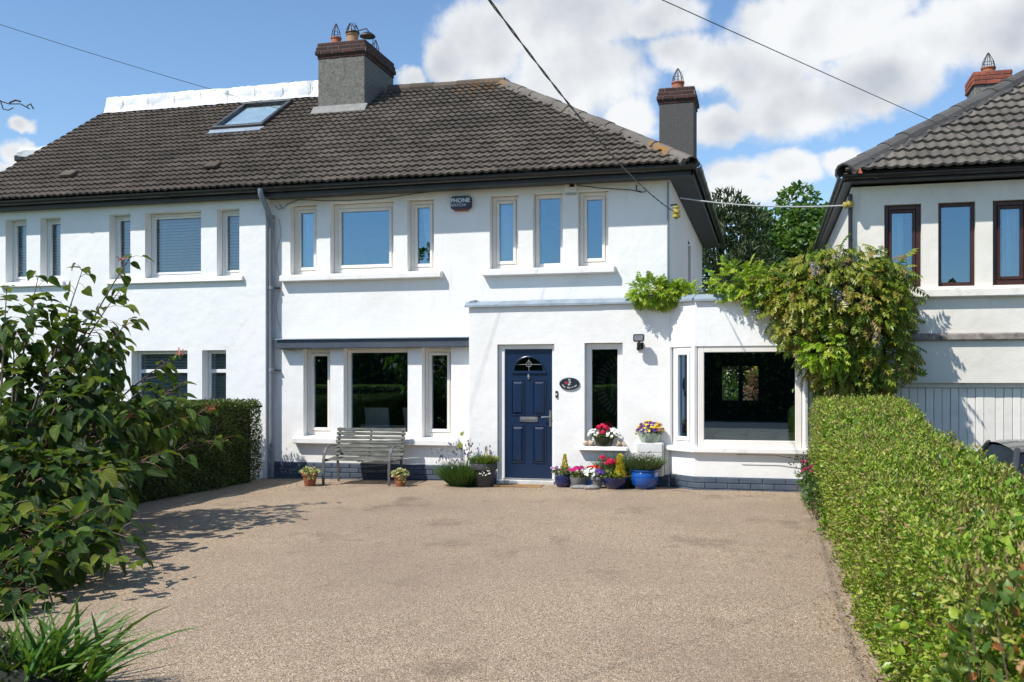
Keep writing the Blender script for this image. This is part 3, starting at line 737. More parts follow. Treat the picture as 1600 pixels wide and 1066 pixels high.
for a, b, z in ((-7.60, -4.86, 3.175), (-4.21, -2.17, 3.175), (-7.38, -4.61, .575)):
    MB().profx([(MY-.115, z), (MY+.16, z), (MY+.16, z+.125), (MY-.10, z+.10), (MY-.115, z+.09)], a, b).build('sill', SILLM, house, bevel=.01, segs=2)
# raised plaster bands round the window groups
for a, b, z0, z1 in ((-7.52, -4.93, 3.30, 4.50), (-4.19, -2.20, 3.30, 4.50)):
    pass
plinth = MB().box(-7.80, -4.345, MY-.004, MY+.1, -.1, .27).build('plinth', PLINTH, house)
bricks_along((-7.80, MY-.004), (-4.345, MY-.004), -.03, 4, PLINTH, plinth, l=.30, h=.066, joint=.009, proud=.014, seed=5)
MB().box(-7.62, -4.345, MY-.16, MY+.0, 2.095, 2.235).build('canopy', CANOPY, house, bevel=.008)
MB().profx([(MY-.19, 2.235), (MY, 2.237), (MY, 2.262), (MY-.19, 2.248)], -7.64, -4.345).build('canopy_lead', LEAD, house)
# porch
mb = MB(); wall_skin(mb, PY, -4.34, -1.34, .0, 2.72, [(-3.90, -3.03, -.05 + .05, 2.12), (-2.58, -2.02, .65, 2.13)], .16)
mb.quad((-4.34, MY, 0), (-4.34, PY, 0), (-4.34, PY, 2.72), (-4.34, MY, 2.72))
build_skin(mb, 'porch_wall', WALL, house)
hall = MB().box(-4.30, -1.40, PY+.15, 17.5, -.05, 2.6); hm = hall.mesh('hall'); bm = bmesh.new(); bm.from_mesh(hm)
bmesh.ops.delete(bm, geom=[f for f in bm.faces if abs(f.calc_center_median().y - PY - .15) < .01], context='FACES'); bm.to_mesh(hm); bm.free()
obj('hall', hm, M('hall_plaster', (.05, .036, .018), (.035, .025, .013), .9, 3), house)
window(house, -2.575, -2.025, PY+.10, .655, 2.125, FRAME_W, .085)
MB().profx([(PY-.10, .565), (PY+.1, .565), (PY+.1, .64), (PY-.09, .625)], -2.66, -1.94).build('sill', SILLM, house, bevel=.01, segs=2)
pl = MB().box(-3.02, -1.36, PY-.012, PY+.05, -.02, .235).build('plinth', PLINTH, house)
bricks_along((-3.02, PY-.012), (-1.36, PY-.012), -.005, 3, PLINTH, pl, l=.30, h=.07, joint=.008, proud=.01, seed=9)
pl = MB().box(-4.345, -3.91, PY-.012, PY+.05, -.02, .235).build('plinth', PLINTH, house)
bricks_along((-4.345, PY-.012), (-3.91, PY-.012), -.005, 3, PLINTH, pl, l=.30, h=.07, joint=.008, proud=.01, seed=10)
# front door
dr = MB()
dr.box(-3.895, -3.80, PY+.06, PY+.15, .03, 2.115).box(-3.075, -3.035, PY+.06, PY+.15, .03, 2.115).box(-3.80, -3.075, PY+.06, PY+.15, 2.05, 2.115)
door = dr.build('door', FRAME_W, house, bevel=.006); door['label'] = 'navy panelled front door in a white frame'
LX0, LX1, LZ0, LZ1 = -3.797, -3.078, .105, 2.047
def door_leaf():
    y = PY+.085; cx = (LX0+LX1)/2; m = MB(); arc = []
    R_ = .235; zc = 1.72
    arch = [(cx - R_ + 2*R_*k/20, zc + math.sqrt(max(0, R_*R_ - (-R_ + 2*R_*k/20)**2)) * .92) for k in range(21)]
    # leaf face with an arched light, as strips round the opening
    bot = [(LX0, zc), (cx-R_, zc), (cx+R_, zc), (LX1, zc)]
    m.box(LX0, LX1, y, y+.045, LZ0, zc); m.box(LX0, cx-R_, y, y+.045, zc, LZ1); m.box(cx+R_, LX1, y, y+.045, zc, LZ1)
    for k in range(20):
        (xa, za), (xb, zb) = arch[k], arch[k+1]
        m.add([(xa,y,za),(xb,y,zb),(xb,y,LZ1),(xa,y,LZ1),(xa,y+.045,za),(xb,y+.045,zb),(xb,y+.045,LZ1),(xa,y+.045,LZ1)], [(0,1,2,3),(4,7,6,5),(0,4,5,1)])
    o = m.build('door_leaf', DOORM, door)
    pane = MB().prism(arch, y+.016, y+.026).build('door_pane', GLASS, door)
    tr = MB().tube([(x, y-.004, z) for x, z in arch], .014, 6).box(cx-R_-.03, cx+R_+.03, y-.022, y+.002, zc-.035, zc+.005); tr.build('light_moulding', DOORM, door, bevel=.004)
    ld = MB().tube([(cx, y+.012, zc), (cx, y+.012, zc+R_*.9)], .0035, 6).tube([(cx-R_*.86, y+.012, zc+.10), (cx+R_*.86, y+.012, zc+.10)], .0035, 6)
    ld.tube([(cx, y+.01, zc+.165), (cx+.045, y+.01, zc+.105), (cx+.03, y+.01, zc+.075), (cx, y+.01, zc+.06), (cx-.03, y+.01, zc+.075), (cx-.045, y+.01, zc+.105), (cx, y+.01, zc+.165)], .0045, 6)
    ld.build('leaded_came', M('lead_came', (.30, .30, .29), None, .6, 9), door)
    for xa, xb, za, zb in ((-3.69, -3.515, 1.075, 1.575), (-3.36, -3.185, 1.075, 1.575), (-3.69, -3.515, .37, .90), (-3.36, -3.185, .37, .90)):
        pm = MB()       # raised and fielded panel with its moulding
        for (t, ya, yb) in ((.0, y-.012, y+.004),):
            pm.box(xa-.018, xa, ya, yb, za-.018, zb+.018).box(xb, xb+.018, ya, yb, za-.018, zb+.018).box(xa, xb, ya, yb, zb, zb+.018).box(xa, xb, ya, yb, za-.018, za)
        f = .038
        pm.add([(xa+.008,y-.002,za+.008),(xb-.008,y-.002,za+.008),(xb-.008,y-.002,zb-.008),(xa+.008,y-.002,zb-.008),(xa+f,y-.026,za+f),(xb-f,y-.026,za+f),(xb-f,y-.026,zb-f),(xa+f,y-.026,zb-f)], [(4,5,6,7),(0,1,5,4),(1,2,6,5),(2,3,7,6),(3,0,4,7)])
        pm.build('door_panel', DOORM, door, bevel=.003)
    MB().box(cx-.135, cx+.135, y-.014, y, .965, 1.04).box(cx-.115, cx+.115, y-.024, y-.014, .985, 1.022).build('letter_plate', STEEL, door, bevel=.004)
    MB().box(LX1-.045, LX1-.010, y-.014, y, .90, 1.14).tube([(LX1-.028, y-.014, 1.045), (LX1-.028, y-.055, 1.045), (LX1-.06, y-.06, 1.045), (LX1-.15, y-.06, 1.04)], .011, 8).build('handle', STEEL, door, smooth=True)
    MB().lathe((cx, y-.012, 1.60), [(.008, .0), (.02, .015), (.018, .045), (.006, .085)], 10, 1, .6).build('knocker', STEEL, door, smooth=True)
    MB().box(-3.90, -3.03, PY-.02, PY+.15, .03, .10).build('threshold', M('pale_threshold', (.62, .62, .60), (.5, .5, .48), .5, 6), door, bevel=.006)
    MB().box(LX0-.03, LX1+.03, y-.03, y+.01, .102, .125).build('weather_bar', STEEL, door, bevel=.004)
door_leaf()
# bay
PB = [(-1.34, PY), (-.97, BY), (.50, BY), (.87, PY)]
def seg_wall(mb, p, q, z0, z1, t=.22):
    p, q = Vector((*p, 0)), Vector((*q, 0)); u = (q-p).normalized(); n = Vector((-u.y, u.x, 0))
    vs = [p + Vector((0,0,z0)), q + Vector((0,0,z0)), q + n*t + Vector((0,0,z0)), p + n*t + Vector((0,0,z0))]
    vs += [v + Vector((0, 0, z1-z0)) for v in vs]; mb.add(vs, [(3,2,1,0),(4,5,6,7),(0,1,5,4),(1,2,6,5),(2,3,7,6),(3,0,4,7)])
def bay_ring(poly, inset, z0, z1):
    """closed three-sided band following the bay in plan"""
    mb = MB(); n = len(poly); I = []
    for i in range(n):
        u = Vector(poly[min(i+1, n-1)]) - Vector(poly[i]) if i < n-1 else Vector(poly[i]) - Vector(poly[i-1]); v = Vector(poly[i]) - Vector(poly[i-1]) if i > 0 else u
        a = Vector((-u.normalized().y, u.normalized().x)); b = Vector((-v.normalized().y, v.normalized().x)); m = (a+b).normalized(); m = m / max(.3, m.dot(a)); I.append(Vector(poly[i]) + m*inset)
    vs = [(*p, z0) for p in poly] + [(*p, z0) for p in I] + [(*p, z1) for p in poly] + [(*p, z1) for p in I]; fs = []
    for i in range(n-1):
        fs += [(i, i+1, 2*n+i+1, 2*n+i), (n+i+1, n+i, 3*n+i, 3*n+i+1), (2*n+i, 2*n+i+1, 3*n+i+1, 3*n+i), (i+1, i, n+i, n+i+1)]
    fs += [(0, 2*n, 3*n, n), (n-1, 2*n-1, 4*n-1, 3*n-1)]
    return mb.add(vs, fs)
bay_ring(PB, .2, .0, .60).build('bay_wall', WALL, house)
bay_ring(PB, .2, 2.055, 2.72).build('bay_wall', WALL, house)
SP = [(-1.42, PY-.035), (-1.0, BY-.075), (.54, BY-.075), (.93, PY-.05)]
bay_ring(SP, .25, .585, .665).build('sill', SILLM, house, bevel=.012, segs=2)
PLB = [(-1.345, PY-.014), (-.976, BY-.014), (.506, BY-.014), (.88, PY-.014)]
pl = bay_ring(PLB, .1, -.02, .255).build('plinth', PLINTH, house)
bricks_along(PLB[0], PLB[1], .02, 3, PLINTH, pl, l=.25, h=.07, joint=.008, proud=.010, seed=21)
bricks_along(PLB[1], PLB[2], .02, 3, PLINTH, pl, l=.30, h=.07, joint=.008, proud=.010, seed=22)
bricks_along(PLB[2], PLB[3], .02, 3, PLINTH, pl, l=.25, h=.07, joint=.008, proud=.010, seed=23)
for p in PB:      # corner posts of the bay
    MB().lathe((p[0], p[1]+.045, .66), [(.045, 0), (.045, 1.40)], 8).build('bay_post', FRAME_W, house)
window(house, PB[1][0]+.045, PB[2][0]-.045, BY+.015, .665, 2.055, FRAME, .085)
for (p, q) in ((PB[0], PB[1]), (PB[2], PB[3])):
    p, q = Vector(p), Vector(q); L_ = (q-p).length
    window(house, .05, L_-.05, .015, .665, 2.055, FRAME_W, .06, .05, rot=((p.x, p.y), math.atan2((q-p).y, (q-p).x)))
# extension behind the bay: right side, flat roof, room with a rear window
mb = MB()
mb.quad((.87, PY, 0), (.87, 20.5, 0), (.87, 20.5, 2.72), (.87, PY, 2.72))
build_skin(mb, 'extension_wall', WALL, house)
br = MB(); br.box(-1.33, .85, PY+.05, 19.5, .05, 2.5); bmz = br.mesh('living_room'); bm = bmesh.new(); bm.from_mesh(bmz)
bmesh.ops.delete(bm, geom=[f for f in bm.faces if abs(f.calc_center_median().y - PY - .05) < .01 or abs(f.calc_center_median().y - 19.5) < .01], context='FACES'); bm.to_mesh(bmz); bm.free()
obj('living_room', bmz, DARKROOM, house)
bw = MB(); wall_skin(bw, 19.5, -1.35, .87, 0, 2.72, [(-.84, -.53, 1.2, 1.86), (-.45, -.16, 1.2, 1.86)], .15); build_skin(bw, 'rear_wall', DARKROOM, house)
MB().box(-4.33, .86, PY+.02, PY+.34, 2.50, 2.66).build('porch_roof', LEAD, house)
MB().box(-1.36, .86, PY+.35, 20.4, 2.50, 2.66).build('extension_roof', LEAD, house)
# lead capping in sheets along the parapet
rr = random.Random(4)
def lead_cap(p, q, parent, over=.05, w=.26):
    p, q = Vector((*p, 0)), Vector((*q, 0)); L_ = (q-p).length; u = (q-p)/L_; n = Vector((u.y, -u.x, 0)); k = max(1, round(L_/.95))
    for i in range(k):
        a = p + u*(L_*i/k - .006); b = p + u*(L_*(i+1)/k + .006); dz = rr.uniform(-.006, .01) + (.004 if i % 2 else 0); f = n*over
        prof = [(f, 2.685), (f*.98, 2.712), (n*(-.02), 2.775), (n*(-w), 2.785), (n*(-w), 2.72), (n*0.0, 2.715)]
        vs = [a + o + Vector((0, 0, z+dz+rr.uniform(-.004, .004))) for o, z in prof] + [b + o + Vector((0, 0, z+dz+rr.uniform(-.004, .004))) for o, z in prof]; m = 6
        MB().add(vs, [tuple(range(m)), tuple(range(2*m-1, m-1, -1))] + [(j, j+m, (j+1) % m+m, (j+1) % m) for j in range(m)]).build('lead_sheet', LEAD, parent)
lead_cap((-4.39, PY), (-1.34, PY), house); lead_cap((-4.34, MY-.0), (-4.34, PY), house, .05, .1)
lead_cap(PB[0], PB[1], house); lead_cap(PB[1], PB[2], house); lead_cap(PB[2], PB[3], house)
# roof
EY, EZ, RY, RZ = 14.20, 4.66, 18.2, 7.24; HX = -1.0; RX = -4.9
TH = math.atan2(RZ-EZ, RY-EY); SL = math.hypot(RZ-EZ, RY-EY); G_ = SL/22
BYR = 2*RY - EY
roof = roof_body(house, [(-7.84, EY+.02, EZ), (HX-.02, EY+.02, EZ), (RX, RY, RZ), (-7.84, RY, RZ), (HX-.02, BYR, EZ), (-7.84, BYR, EZ), (-7.84, EY+.02, EZ-.05), (HX-.02, EY+.02, EZ-.05), (HX-.02, BYR, EZ-.05), (-7.84, BYR, EZ-.05)],
                 [(0,1,2,3), (1,4,2), (4,5,3,2), (0,6,7,1), (1,7,8,4), (4,8,9,5), (5,9,6,0,3)], TILE)
hn = Vector((RY-EY, HX-RX, 0)).normalized()
tiled_slope(roof, TILE, -7.83, -1.0, EY-.04, EZ+.0, TH, 22, G_, .26, 300, [((HX, EY, EZ), tuple(hn))], 1)
ridge_run(roof, (-7.2, RY, RZ+.07), (RX+.06, RY, RZ+.07), TILE, .12, seed=2)
ridge_run(roof, (HX-.03, EY+.0, EZ+.05), (RX, RY, RZ+.06), HIPM, .11, .42, 3, 'hip_tile', HIPM)
ridge_run(roof, (HX-.03, BYR, EZ+.05), (RX, RY, RZ+.06), HIPM, .135, .42, 3, 'hip_tile')
MB().profx([(EY+.02, EZ-.15), (EY+.045, EZ-.15), (EY+.045, EZ+.02), (EY+.02, EZ+.02)], -7.84, HX-.02).build('fascia', FASCIA, house)
MB().box(HX-.045, HX-.02, EY+.02, BYR, EZ-.15, EZ-.002).build('fascia', FASCIA, house)
MB().box(-7.84, -1.37, EY+.046, MY-.002, EZ-.145, EZ-.125).box(-1.366, HX-.046, EY+.046, BYR-.1, EZ-.146, EZ-.126).build('soffit', SOFFIT, house)
gutter_run(house, -7.84, HX+.04, EY-.045, EZ-.03)
g2 = MB(); prof = [(.06*math.cos(a), .06*math.sin(a)) for a in [math.pi + math.pi*k/10 for k in range(11)]] + [(.053*math.cos(a), .053*math.sin(a)) for a in [2*math.pi - math.pi*k/10 for k in range(11)]]
n_ = len(prof); vs = [(HX+.045+x, EY-.1, EZ-.03+z) for x, z in prof] + [(HX+.045+x, BYR, EZ-.03+z) for x, z in prof]
g2.add(vs, [tuple(range(n_)), tuple(range(2*n_-1, n_-1, -1))] + [(i, i+n_, (i+1) % n_+n_, (i+1) % n_) for i in range(n_)])
for k in range(9): g2.add([(HX+.045+x*1.12, EY+.3+k*.9, EZ-.03+z*1.12) for x, z in prof[:11]] + [(HX+.045+x*1.12, EY+.36+k*.9, EZ-.03+z*1.12) for x, z in prof[:11]], [(i, i+1, i+12, i+11) for i in range(10)])
g2.build('gutter', DARKPL, house)
ch, zt = stack(house, -8.28, -7.32, 17.25, 18.72, 5.9, 7.70, ROUGHCAST, BRICK_D, 4, 31)
MB().profx([(17.10, 6.60), (17.25, 6.70), (17.25, 6.80), (17.235, 6.80), (17.09, 6.63)], -8.36, -7.26).build('flashing', M('mortar_flashing', (.24, .24, .23), (.16, .16, .15), .8, 8), ch)
clay_chimney_pot(ch, -8.02, 17.5, zt, .10, .17, CLAY, 'cone'); clay_chimney_pot(ch, -7.70, 17.55, zt, .115, .24, CLAY_Y, 'cage')
clay_chimney_pot(ch, -7.58, 18.0, zt, .10, .16, CLAY_Y, 'disc'); clay_chimney_pot(ch, -7.58, 18.4, zt, .09, .12, ROUGHCAST, 'cone')
ch, zt = stack(house, -2.00, -1.34, 19.0, 19.75, 5.0, 6.88, ROUGHCAST_D, BRICK_D, 4, 51)
clay_chimney_pot(ch, -1.67, 19.3, zt, .12, .18, CLAY, 'cone')

# ------------------------------------------------------------------ the attached house to the left
LY = 14.38
left = thing('house', 'white house attached on the left with blinds, skylight and deep window openings', 'house', (-12, LY, 0))
UL = [(-12.81, -12.38), (-12.10, -11.69), (-10.73, -10.32), (-10.04, -8.99), (-8.70, -8.29)]
LL = [(-10.30, -9.24), (-8.97, -8.53), (-11.0, -10.6)]
mb = MB(); wall_skin(mb, LY, -13.55, -7.82, .0, 4.52, [(a, b, 3.28, 4.38) for a, b in UL] + [(a, b, .75, 2.08) for a, b in LL], .26)
mb.quad((-7.82, LY, 0), (-7.82, 14.7, 0), (-7.82, 14.7, 4.52), (-7.82, LY, 4.52)); mb.quad((-13.55, LY, 0), (-13.55, 22, 0), (-13.55, 22, 4.52), (-13.55, LY, 4.52))
mb.quad((-13.55, 22, 0), (-7.82, 22, 0), (-7.82, 22, 4.52), (-13.55, 22, 4.52))
mb.add([(-13.55, LY, 4.52), (-13.55, 22, 4.52), (-13.55, 18.2, 7.05)], [(0, 1, 2)])
build_skin(mb, 'wall', WALL_L, left)
r_ = MB(); r_.box(-13.5, -7.9, LY+.25, 17.5, 2.7, 4.48).box(-13.5, -7.9, LY+.25, 17.5, .1, 2.6); rm = r_.mesh('room'); bm = bmesh.new(); bm.from_mesh(rm)
bmesh.ops.delete(bm, geom=[f for f in bm.faces if abs(f.calc_center_median().y - LY - .25) < .01], context='FACES'); bm.to_mesh(rm); bm.free(); obj('room', rm, DARKROOM, left)
for a, b in UL: window(left, a+.004, b-.004, LY+.17, 3.30, 4.376, FRAME_W, .05, .03, glass=GLASS_L)
for a, b in LL: window(left, a+.004, b-.004, LY+.17, .76, 2.076, FRAME_W, .05, .0, transom=1.74, glass=GLASS_L)
for a, b, z in ((-10.77, -8.21, 3.20), (-12.9, -11.6, 3.20), (-11.05, -8.45, .66)):
    MB().profx([(LY-.06, z), (LY+.18, z), (LY+.18, z+.115), (LY-.05, z+.075)], a, b).build('sill', SILLM, left, bevel=.008, segs=2)
LRX, LHX = -13.67, -13.67
lroof = roof_body(left, [(-7.86, EY+.02, EZ), (LHX, EY+.02, EZ), (LRX, RY, RZ), (-7.86, RY, RZ), (LHX, BYR, EZ), (-7.86, BYR, EZ), (-7.86, EY+.02, EZ-.05), (LHX, EY+.02, EZ-.05), (LHX, BYR, EZ-.05), (-7.86, BYR, EZ-.05)],
                  [(3,2,1,0), (2,4,1), (2,3,5,4), (1,7,6,0), (4,8,7,1), (5,9,8,4), (0,6,9,5,3)], TILE_L)
skyl = (-10.20, -9.06, SL*.605, SL*.93)
tiled_slope(lroof, TILE_L, -13.72, -7.84, EY-.045, EZ, TH, 22, G_, .2556, 300, [], 2, skip=[skyl])
ridge_run(lroof, (LRX, RY, RZ+.04), (-8.3, RY, RZ+.04), TILE_L, .10, .44, 9)
MB().profx([(EY+.02, EZ-.15), (EY+.045, EZ-.15), (EY+.045, EZ+.02), (EY+.02, EZ+.02)], LHX, -7.845).build('fascia', FASCIA, left)
MB().box(LHX+.05, -7.845, EY+.046, LY-.002, EZ-.145, EZ-.125).build('soffit', SOFFIT, left)
gutter_run(left, LHX, -7.845, EY-.06, EZ-.02, .068)
def on_slope(x, s, n=0.): return Vector((x, EY + s*math.cos(TH) - n*math.sin(TH), EZ + s*math.sin(TH) + n*math.cos(TH)))
us, un = Vector((0, math.cos(TH), math.sin(TH))), Vector((0, -math.sin(TH), math.cos(TH)))
s0, s1, xa, xb = SL*.62, SL*.925, -10.17, -9.10
sk = MB()
sk.obox(on_slope((xa+xb)/2, s0+.04, .09), ((xb-xa)/2,0,0), us*.04, un*.05).obox(on_slope((xa+xb)/2, s1-.04, .10), ((xb-xa)/2,0,0), us*.05, un*.06)
sk.obox(on_slope(xa+.04, (s0+s1)/2, .09), (.04,0,0), us*((s1-s0)/2-.08), un*.05).obox(on_slope(xb-.04, (s0+s1)/2, .09), (.04,0,0), us*((s1-s0)/2-.08), un*.05)
sko = sk.build('skylight', M('skylight_frame', (.03, .034, .038), (.05, .05, .05), .4, 8), left, bevel=.01)
MB().obox(on_slope((xa+xb)/2, (s0+s1)/2, .09), ((xb-xa)/2-.07,0,0), us*((s1-s0)/2-.075), un*.008).build('pane', GLASS_S, sko)
MB().obox(on_slope((xa+xb)/2, (s0+s1)/2, .06), ((xb-xa)/2-.075,0,0), us*((s1-s0)/2-.08), un*.006).build('blind', M('painted_sky_reflection', (.62, .68, .70), None, .7, 5), sko)  # no blind here: added pale panel, its colour standing in for reflected sky
MB().obox(on_slope((xa+xb)/2, s0-.10, .075), ((xb-xa)/2+.03,0,0), us*.10, un*.008).build('lead_apron', LEAD, sko)
for x, s in ((-11.94, .9), (-9.09, .88)):
    MB().obox(on_slope(x, s, .11), (.13,0,0), us*.11, un*.03).obox(on_slope(x, s+.03, .06), (.10,0,0), us*.09, un*.04).build('roof_vent', TILE_L, left, bevel=.012)
# white sheeting tied down along the ridge
def sheeting():
    r = random.Random(12); vs = []; fs = []; nx = 70; prof = [(-.16, -.05), (-.09, .02), (-.07, .12), (-.06, .24), (-.03, .31), (.05, .32), (.09, .20), (.12, .02)]
    for i in range(nx+1):
        x = -13.62 + (13.62-8.29)*i/nx; wob = .006*math.sin(i*.61+r.uniform(-.6, .6)) + .012*math.sin(i*.23+1)
        for j, (y, z) in enumerate(prof): vs.append((x, RY+y+r.uniform(-.022, .022), RZ+.06+z*(1+wob) + r.uniform(-.004, .004)))
    m = len(prof)
    for i in range(nx):
        for j in range(m-1): fs.append((i*m+j, (i+1)*m+j, (i+1)*m+j+1, i*m+j+1))
    fs.append(tuple(range(m))); fs.append(tuple(nx*m+j for j in range(m)))
    o = MB().add(vs, fs).build('plastic_sheet', SHEET, None, smooth=True)
    for i in range(8):
        x = -13.2 + i*.62
        t = MB().tube([(x, RY-.18, RZ+.03), (x+.01, RY-.095, RZ+.12), (x, RY-.085, RZ+.30)], .004, 5).build('tie_cord', CABLE, o)
    return o
o = sheeting(); tag(o, 'white plastic sheeting tied along the ridge of the left roof', 'plastic sheet')
# rear dormer showing past the hip
dm = thing('rear_extension', 'flat roofed building with black fascia and white sheeting behind the far left roof edge', 'building', (-16, 20, 0))
MB().box(-16.15, -14.2, 20.3, 23.0, 0, 6.85).build('wall', WALL_L, dm)
MB().box(-17.5, -14.1, 19.9, 23.2, 6.86, 7.0).build('flat_roof', FASCIA, dm, bevel=.02)
sv = MB(); q = random.Random(2); pr = [(19.85, 6.93), (19.84, 7.06), (19.95, 7.17), (20.6, 7.22), (22.6, 7.15), (23.2, 7.01)]
for k in range(15): sv.v += [(-17.35 + k*.23, y + q.uniform(-.02, .02), z + q.uniform(-.03, .03)) for y, z in pr]
sv.f = [(6*k+j, 6*k+6+j, 6*k+7+j, 6*k+j+1) for k in range(14) for j in range(5)]; sv.build('sheet', SHEET, dm, smooth=True)
MB().tube([(-17.40, 19.95, 6.86), (-17.30, 19.98, 6.74), (-17.0, 20.1, 6.66), (-16.3, 20.25, 6.62), (-16.25, 20.25, 6.0)], .06, 8).build('downpipe', DARKPL, dm)

# ------------------------------------------------------------------ the house to the right
RYW = 14.2
right = thing('house', 'cream house on the right with brown window frames and boarded garage doors', 'house', (4, RYW, -.5))
UR = [(1.54, 2.01), (2.22, 2.68), (2.89, 3.34), (4.2, 4.7), (4.9, 6.0)]
mb = MB(); wall_skin(mb, RYW, 1.12, 8.5, -.55, 4.22, [(a, b, 2.84, 3.96) for a, b in UR] + [(1.62, 4.05, -.55, 1.55)], .14)
mb.quad((1.12, RYW, -.55), (1.12, 21.5, -.55), (1.12, 21.5, 4.22), (1.12, RYW, 4.22)); mb.quad((8.5, RYW, -.55), (8.5, 21.5, -.55), (8.5, 21.5, 4.22), (8.5, RYW, 4.22))
mb.quad((1.12, 21.5, -.55), (8.5, 21.5, -.55), (8.5, 21.5, 4.22), (1.12, 21.5, 4.22))
build_skin(mb, 'wall', WALL_R, right)
r_ = MB().box(1.2, 8.4, RYW+.13, 17.5, 2.3, 4.2); rm = r_.mesh('room'); bm = bmesh.new(); bm.from_mesh(rm)
bmesh.ops.delete(bm, geom=[f for f in bm.faces if abs(f.calc_center_median().y - RYW - .13) < .01], context='FACES'); bm.to_mesh(rm); bm.free(); obj('room', rm, ROOM, right)
for i, (a, b) in enumerate(UR): window(right, a+.004, b-.004, RYW+.06, 2.845, 3.955, FRAME_B, .045 if i == 1 else .06, 0 if i == 1 else .035)
MB().profx([(RYW-.10, 2.69), (RYW+.07, 2.69), (RYW+.07, 2.835), (RYW-.09, 2.80)], 1.45, 8.0).build('sill', M('worn_cream_paint', (.72, .69, .62), (.5, .46, .40), .7, 7, .5, .75), right, bevel=.012, segs=2)
MB().profx([(RYW-.06, 2.115), (RYW-.002, 2.115), (RYW-.002, 2.215), (RYW-.055, 2.205)], 1.35, 8.4).build('ledge', M('weathered_concrete', (.30, .265, .24), (.13, .115, .10), .9, 9, .4, .65, .6, 40), right, bevel=.012)
GARM = M('worn_garage_paint', (.76, .73, .66), (.64, .60, .53), .65, 5, .5, .8, .1, 30, each=.05)
gd = MB().box(1.66, 4.04, RYW+.14, RYW+.17, -.5, 1.50).build('garage_door', M('garage_joint', (.12, .11, .10), None, .9, 5), right)
MB().box(1.62, 4.05, RYW+.09, RYW+.14, 1.485, 1.55).build('lintel_trim', GARM, gd)
x = 1.665; k = 0
while x < 4.0:
    w_ = .104 if k not in (11,) else .14
    MB().box(x, x+w_-.006, RYW+.112 + (.004 if k % 3 == 0 else 0), RYW+.139, -.48, 1.48).build('plank', GARM, gd, bevel=.004)
    x += w_; k += 1
MB().lathe((2.92, RYW+.105, .62), [(.03, 0), (.03, .006)], 12).build('lock', DARKPL, gd)
REY, REZ, RT = 13.93, 4.36, .655
rth = math.atan(RT); RRX, RRY = 1.0 + 4.2, REY + 4.2; RHX = 1.0; RRZ = REZ + 4.2*RT
RRX = RHX + 4.2
rroof = roof_body(right, [(RHX, REY+.02, REZ), (8.7, REY+.02, REZ), (8.7, RRY, RRZ), (RRX, RRY, RRZ), (RHX, RRY+4.2, REZ), (8.7, RRY+4.2, REZ), (RHX, REY+.02, REZ-.05), (8.7, REY+.02, REZ-.05), (8.7, RRY+4.2, REZ-.05), (RHX, RRY+4.2, REZ-.05)],
                  [(0,1,2,3), (4,0,3), (5,4,3,2), (0,6,7,1), (4,9,6,0), (1,7,8,5,2), (5,8,9,4)], TILE_R)
rn = Vector((-4.2, 4.2, 0)).normalized()
tiled_slope(rroof, TILE_R, RHX+.02, 6.6, REY-.05, REZ, rth, 17, math.hypot(4.2, 4.2*RT)/17, .28, 300, [((RHX, REY, REZ), tuple(rn))], 3)
ridge_run(rroof, (RHX, REY+.0, REZ+.05), (RRX, RRY, RRZ+.06), HIPM_R, .14, .42, 14, 'hip_tile', HIPM_R)
ridge_run(rroof, (RRX, RRY, RRZ+.06), (8.6, RRY, RRZ+.06), HIPM_R, .12, .44, 15)
MB().profx([(REY+.02, REZ-.115), (REY+.05, REZ-.115), (REY+.05, REZ+.0), (REY+.02, REZ+.0)], RHX, 8.7).box(RHX, RHX+.03, REY+.05, RRY+4.2, REZ-.115, REZ-.052).build('fascia', FASCIA, right)
MB().box(RHX+.03, 8.6, REY+.051, RYW-.002, REZ-.113, REZ-.095).box(RHX+.031, 1.118, RYW, RRY+4.1, REZ-.112, REZ-.096).build('soffit', FASCIA, right)
gutter_run(right, RHX-.02, 8.7, REY-.04, REZ-.035, .052)
gl = MB(); vs = [(RHX-.03+x*.8, REY-.1, REZ-.04+z*.8) for x, z in prof] + [(RHX-.03+x*.8, RRY+4, REZ-.04+z*.8) for x, z in prof]
gl.add(vs, [tuple(range(n_)), tuple(range(2*n_-1, n_-1, -1))] + [(i, i+n_, (i+1) % n_+n_, (i+1) % n_) for i in range(n_)]).build('gutter', DARKPL, right)
MB().add([(RHX+.12, REY-.10, REZ-.02), (RHX+.23, REY-.11, REZ-.03), (RHX+.20, REY-.09, REZ+.05), (RHX+.14, REY-.09, REZ+.04), (RHX+.12, REY-.06, REZ-.02), (RHX+.23, REY-.07, REZ-.03), (RHX+.20, REY-.06, REZ+.05), (RHX+.14, REY-.06, REZ+.04)], [(0,1,2,3),(4,7,6,5),(0,4,5,1),(1,5,6,2),(2,6,7,3),(3,7,4,0)]).build('broken_tile', BRICK_R, rroof)
MB().tube([(1.10, RYW-.06, 4.12), (1.10, RYW-.06, -.5)], .028, 8).build('downpipe', DARKPL, right)
ch, zt = stack(right, 3.57, 4.15, 19.0, 19.7, 5.6, 6.83, ROUGHCAST, BRICK_R, 3, 71, .03)
clay_chimney_pot(ch, 3.85, 19.28, zt, .12, .14, CLAY, 'cone')

